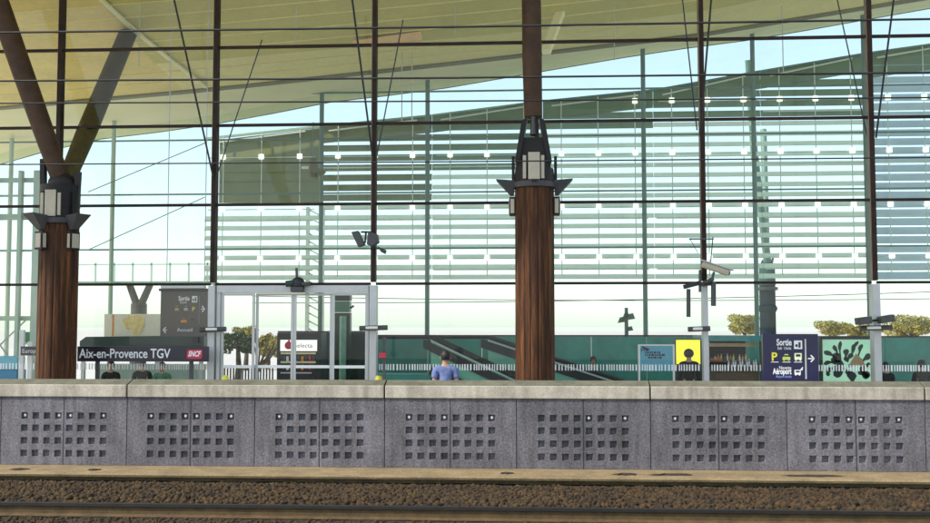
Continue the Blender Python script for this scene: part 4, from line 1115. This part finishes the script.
# thin overhead lines far beyond the station
for (a, b, c, lab) in ((372, 296, 298, 'thin sagging line far beyond the station, right of the doors'), (372, 303, 290, 'second thin line far beyond the station, slanting up to the right')):
    Yw = 55.0; p, q = at(a - 120, b, Yw), at(985, c, Yw); md = p.lerp(q, .5) + Vector((0, 0, -.35))
    pts = [p.lerp(md, t) * (1 - t) + md.lerp(q, t) * t for t in np.linspace(0, 1, 14)]
    o = MB().tube(pts, .02, 6).build('overhead_wire', M_wire, loc=p); setp(o, lab, 'wire')

# ================================================================== TREES
def tree(px, Y, pyt, pyb, wpx, leaf, label, seed, trunk_px=None, n=3800, ls=.10, flat=.8):
    rr = np.random.RandomState(seed)
    x = ax(px, Y); zt = az(pyt, Y); zb = az(pyb, Y); W = wpx / F * Y / 2; H = (zt - zb) / 2; zc = (zt + zb) / 2
    t = thing('tree', (x, Y, -.03), label, 'tree', 'trees beyond the station')
    m = MB(); m.tube([(x, Y, -.03), (x + .05, Y, zb * .6), (x, Y, zc)], [.16, .12, .07], 8)
    for k in range(6):
        a = rr.uniform(0, 6.28); e = Vector((x + W * .7 * math.cos(a), Y + W * .7 * math.sin(a), zc + H * rr.uniform(-.2, .7)))
        s_ = Vector((x, Y, zb + (zc - zb) * rr.uniform(.0, .7))); m.tube([s_, s_.lerp(e, .5) + Vector((0, 0, -.05)), e], [.06, .04, .015], 6)
    m.build('trunk', M_bark, t)
    cl = [(rr.uniform(-.72, .72) * W, rr.uniform(-.72, .72) * W, rr.uniform(-.6, .7) * H, rr.uniform(.22, .46)) for _ in range(22)]
    m = MB(); vs = []; fs = []
    for i in range(n):
        c = cl[rr.randint(len(cl))]
        d = rr.normal(size=3); d /= np.linalg.norm(d); r = rr.uniform(.55, 1.05)
        p = np.array([x + c[0] + d[0] * c[3] * W * r, Y + c[1] + d[1] * c[3] * W * r, zc + c[2] + d[2] * c[3] * H * 1.1 * r])
        u = rr.normal(size=3); u /= np.linalg.norm(u); v = np.cross(u, rr.normal(size=3)); v /= np.linalg.norm(v)
        s_ = ls * rr.uniform(.5, 1.2); b = len(vs)
        vs += [p - u * s_, p + v * s_ * .5, p + u * s_, p - v * s_ * .5]; fs.append((b, b + 1, b + 2, b + 3))
    m.add(vs, fs); m.build('crown', leaf, t)
tree(745, 75, 315, 336, 30, M_leafy, 'rounded yellow green tree just left of the dark forked column', 1)
tree(832, 80, 321, 338, 40, M_leafy, 'low yellow green tree between the navy sign and the right mullion', 2)
tree(858, 84, 324, 339, 30, M_leafy, 'small yellow green tree just left of the right mullion', 3)
tree(910, 70, 315.5, 340, 48, M_leafy, 'largest yellow green tree at the right edge', 4, n=5500)
tree(238, 42, 333, 355, 36, M_leafd, 'dark spreading tree seen through the left door leaf', 5, n=4000, ls=.07)
tree(246, 60, 326, 345, 26, M_leafy, 'yellow treetop showing above the dark tree in the left door leaf', 6, n=2400)
tree(268, 62, 334, 358, 24, M_leafy, 'yellow tree behind bare branches in the second door leaf', 7, n=3500)
# bare shrub
Y = 40; x = ax(258, Y); m = MB(); rr = random.Random(3)
for i in range(16):
    a = Vector((x + rr.uniform(-.1, .1), Y, az(372, Y))); e = at(258 + rr.uniform(-8, 24), rr.uniform(334, 352), Y)
    mid = a.lerp(e, .5) + Vector((0, 0, -.12)); m.tube([a, mid, e], [.035, .025, .01], 5)
m.tube([(x, Y, -.03), (x, Y, az(370, Y))], [.07, .05], 8)
o = m.build('bare_shrub', M_bark, loc=(x, Y, 0)); setp(o, 'leafless branching shrub seen through the second door leaf', 'shrub')
# railing outside behind the doors
Y = 38.5; t = thing('railing', (ax(245, Y), Y, 0), 'dark bar railing outside, low behind the left door leaves', 'railing')
B(ax(221, Y), ax(275, Y), Y, Y + .05, az(368, Y), az(366.8, Y)).build('rail', M_white, t)
for i in range(18): x = ax(222 + i * 3, Y); B(x - .025, x + .025, Y, Y + .04, 0, az(368.2, Y)).build('baluster', M_dgrey, t)

# ================================================================== PEOPLE
def skin_obj(name, verts, edges, radii, material, parent, root=0, sub=2):
    off = origin(parent)
    me = bpy.data.meshes.new(name); me.from_pydata([tuple(Vector(v)) for v in verts], edges, []); me.materials.append(material)
    o = bpy.data.objects.new(name, me); COL.objects.link(o); o.parent = parent
    sk = o.modifiers.new('skin', 'SKIN'); sk.use_smooth_shade = True
    for i, r in enumerate(radii):
        d = me.skin_vertices[0].data[i]; d.radius = r if hasattr(r, '__len__') else (r, r); d.use_root = (i == root)
    if sub:
        sb = o.modifiers.new('sub', 'SUBSURF'); sb.levels = sub; sb.render_levels = sub
    return o
def person(x, Y, face, H, top, label, shirt, trousers=None, seated=False, hair='short', sleeves='short'):
    """face: heading, 0 looks along +Y (away from the viewer). top: height of the crown of the head."""
    t = thing('person', (x, Y, 0.004), label, 'person'); t.rotation_euler = (0, 0, face)
    h = H; k = h / 1.75
    hip = top - h * .475                           # pelvis height
    V = []; E = []; Rd = []
    def v(p, r): V.append(Vector(p)); Rd.append(r); return len(V) - 1
    def e(*c): [E.append((a, b)) for a, b in zip(c[:-1], c[1:])]
    pel = v((0, 0, hip), (.135 * k, .10 * k)); wai = v((0, 0, hip + .16 * k), (.125 * k, .092 * k)); che = v((0, .01, hip + .36 * k), (.15 * k, .105 * k))
    nb = v((0, 0, hip + .51 * k), (.085 * k, .07 * k)); nk = v((0, .01, hip + .58 * k), (.05 * k, .052 * k)); ch = v((0, .03, hip + .655 * k), (.064 * k, .075 * k))
    hd = v((0, .022, hip + .735 * k), (.076 * k, .094 * k)); tp = v((0, .012, hip + .79 * k), (.06 * k, .075 * k))
    e(pel, wai, che, nb, nk, ch, hd, tp)
    ns = v((0, .118 * k, hip + .70 * k), .011 * k); e(ch, ns)
    for s in (-1, 1):
        sh = v((s * .19 * k, 0, hip + .475 * k), .062 * k)
        if seated: el = v((s * .225 * k, .06, hip + .20 * k), .042 * k); wr = v((s * .16 * k, .28 * k, hip + .12 * k), .028 * k); fd = Vector((-s * .3, .9, -.1)).normalized()
        else: el = v((s * .235 * k, -.01, hip + .19 * k), .042 * k); wr = v((s * .245 * k, .05, hip - .06 * k), .028 * k); fd = Vector((0, .12, -1)).normalized()
        pm = v(V[wr] + fd * .075 * k, (.036 * k, .018 * k)); e(nb, sh, el, wr, pm)
        side = Vector((0, 1, 0)) if not seated else Vector((s, .3, 0))
        side = (side - fd * side.dot(fd)).normalized()
        for i, (o_, L) in enumerate(((-.027, .065), (-.009, .08), (.009, .075), (.027, .058))):
            a = v(V[pm] + side * o_ * k + fd * .03 * k, .009 * k); b = v(V[a] + fd * L * k * .6 + Vector((-s * .008, 0, 0)), .008 * k); c = v(V[b] + fd * L * k * .4 + Vector((-s * .02 * k, 0, 0)), .007 * k); e(pm, a, b, c)
        a = v(V[wr] + side * .032 * k + fd * .045 * k, .010 * k); b = v(V[a] + side * .022 * k + fd * .04 * k, .008 * k); e(wr, a, b)
        th = v((s * .095 * k, 0, hip - .06 * k), .085 * k)
        if seated: kn = v((s * .12 * k, .42 * k, hip - .03), .058 * k); an = v((s * .12 * k, .40 * k, .08), .038 * k); V[an].z = .08
        else: kn = v((s * .105 * k, .02, hip * .52), .055 * k); an = v((s * .11 * k, 0, .08), .038 * k)
        to = v(V[an] + Vector((s * .02, .17 * k, -.045)), .033 * k); he = v(V[an] + Vector((0, -.05, -.04)), .033 * k)
        e(pel, th, kn, an, to); e(an, he)
    skin_obj('person_body', V, E, Rd, M_skin, t)
    body = t.children[0] if t.children else None
    g = 1.16
    # top garment
    W2 = []; E2 = []; R2 = []
    def w(p, r): W2.append(Vector(p)); R2.append(r); return len(W2) - 1
    p0 = w(V[pel] + Vector((0, 0, -.02)), (.155 * k, .12 * k)); p1 = w(V[wai], (.145 * k, .112 * k)); p2 = w(V[che], (.172 * k, .125 * k)); p3 = w(V[nb] + Vector((0, 0, -.005)), (.118 * k, .098 * k))
    p4 = w(V[nb] + Vector((0, 0, .055 * k)), (.074 * k, .072 * k))
    E2 += [(p0, p1), (p1, p2), (p2, p3), (p3, p4)]
    for s, (i_sh) in ((-1, 0), (1, 0)):
        shv = Vector((s * .20 * k, 0, hip + .475 * k)); elv = Vector((s * (.225 if seated else .235) * k, .06 if seated else -.01, hip + (.20 if seated else .19) * k))
        a = w(shv, .088 * k); b = w(shv.lerp(elv, .7 if sleeves == 'short' else 1.0), .072 * k); E2 += [(p3, a), (a, b)]
        if sleeves == 'long':
            wv = Vector((s * .16 * k, .27 * k, hip + .12 * k)) if seated else Vector((s * .245 * k, .045, hip - .04 * k)); c = w(wv, .042 * k); E2 += [(b, c)]
    skin_obj('shirt', W2, E2, R2, shirt, t)
    W3 = []; E3 = []; R3 = []
    def q(p, r): W3.append(Vector(p)); R3.append(r); return len(W3) - 1
    r0_ = q(V[pel] + Vector((0, 0, .06)), (.148 * k, .112 * k)); r1_ = q(V[pel] + Vector((0, 0, -.03)), (.15 * k, .115 * k)); E3.append((r0_, r1_))
    for s in (-1, 1):
        a = q((s * .095 * k, 0, hip - .07 * k), .10 * k)
        b = q((s * .12 * k, .42 * k, hip - .03) if seated else (s * .105 * k, .02, hip * .52), .072 * k); c = q((s * .12 * k, .40 * k, .10) if seated else (s * .11 * k, 0, .09), .06 * k)
        E3 += [(r1_, a), (a, b), (b, c)]
    skin_obj('trousers', W3, E3, R3, trousers or M_trous, t)
    # shoes
    for s in (-1, 1):
        yb = .40 * k if seated else 0
        m = MB(); m.T = None; m.ball((s * .12 * k, yb + .06, .045), (.055, .145, .05), 12, 8)
        o = m.build('shoe', M_black, None); o.parent = t; o.location = (0, 0, 0)
    # hair: a cap that leaves the face free
    hc = V[hd] + Vector((0, -.012 * k, .012 * k)); m = MB(); n_, mm = 18, 12
    vs = []; fs = []
    for j in range(mm + 1):
        th = math.pi * (.74 if hair == 'short' else .86) * j / mm
        for i in range(n_):
            u = 2 * math.pi * i / n_
            cut = 1.0 if math.sin(u) < .35 else .62
            tt = th * cut
            r = 1 + .03 * math.sin(i * 5.1 + j * 2.7)
            vs.append(hc + Vector(((.098 if hair == 'short' else .125) * k * math.sin(tt) * math.cos(u) * r, .118 * k * math.sin(tt) * math.sin(u) * r, .118 * k * math.cos(tt) * r)))
    for j in range(mm):
        for i in range(n_): fs.append((j * n_ + i, j * n_ + (i + 1) % n_, (j + 1) * n_ + (i + 1) % n_, (j + 1) * n_ + i))
    m.add(vs, fs, True); o = m.build('hair', M_hair, None); o.parent = t; o.location = (0, 0, 0)
    for s in (-1, 1):
        m = MB(); m.ball(hc + Vector((s * .097 * k, .012, -.045 * k)), (.012, .022, .034), 8, 6); o = m.build('ear', M_skin, None); o.parent = t; o.location = (0, 0, 0)
        m = MB(); m.ball(V[hd] + Vector((s * .032 * k, .096 * k, -.012 * k)), (.013, .008, .009), 8, 6); o = m.build('eye', M_white, None); o.parent = t; o.location = (0, 0, 0)
        m = MB(); m.ball(V[hd] + Vector((s * .032 * k, .103 * k, -.012 * k)), (.006, .004, .006), 8, 6); o = m.build('pupil', M_black, None); o.parent = t; o.location = (0, 0, 0)
    m = MB(); m.ball(V[ch] + Vector((0, .078 * k, -.012 * k)), (.026, .008, .007), 8, 6); o = m.build('mouth', mat('lips', (.32, .12, .10), .5), None); o.parent = t; o.location = (0, 0, 0)
    return t
Yp = 22.0
person(ax(445.5, Yp), Yp, R(6), 1.76, az(352, Yp), 'man in a lavender blue shirt seen from behind on the platform', M_shirtb)
person(ax(688.5, 27.0), 27.0, R(-8), 1.72, 1.72, 'person in black standing before the yellow poster', M_shirtk, sleeves='long', hair='long')
def bench(x, Y, label):
    t = thing('bench', (x, Y, 0), label, 'bench', 'benches in the hall')
    B(x - .6, x + .6, Y - .22, Y + .22, .40, .45).build('seat', M_alu, t)
    for s in (-.5, .5): B(x + s - .03, x + s + .03, Y - .18, Y + .18, 0, .398).build('leg', M_dgrey, t)
Yb = 29.6
for px, top, lab, sh in ((112, 1.33, 'seated person in dark clothes left of the two under the name sign', M_shirtk), (143, 1.36, 'seated person in a black jacket under the middle of the name sign', M_shirtk), (163, 1.30, 'seated person in green facing the viewer under the name sign', M_shirtg)):
    x = ax(px, Yb); person(x, Yb, R(180) if px != 143 else R(20), 1.72, top, lab, sh, seated=True, sleeves='long')
    bench(x, Yb, 'metal bench carrying the ' + lab.replace('seated person', 'sitter').replace(' in dark clothes', ''))
x = ax(593, 33.0); person(x, 33.0, R(180), 1.74, 1.40, 'seated person in green against the teal wall right of the middle column', M_shirtg, seated=True, sleeves='long'); bench(x, 33.0, 'metal bench by the teal wall right of the middle column')
x = ax(921, 31.0); person(x, 31.0, R(10), 1.74, 1.36, 'seated person in black at the right edge', M_shirtk, seated=True, sleeves='long', hair='long'); bench(x, 31.0, 'metal bench at the right edge')
x = ax(885, 31.5); person(x, 31.5, R(10), 1.70, 1.28, 'seated person in dark clothes just right of the right mullion', M_shirtk, seated=True, sleeves='long'); bench(x, 31.5, 'metal bench just right of the right mullion')
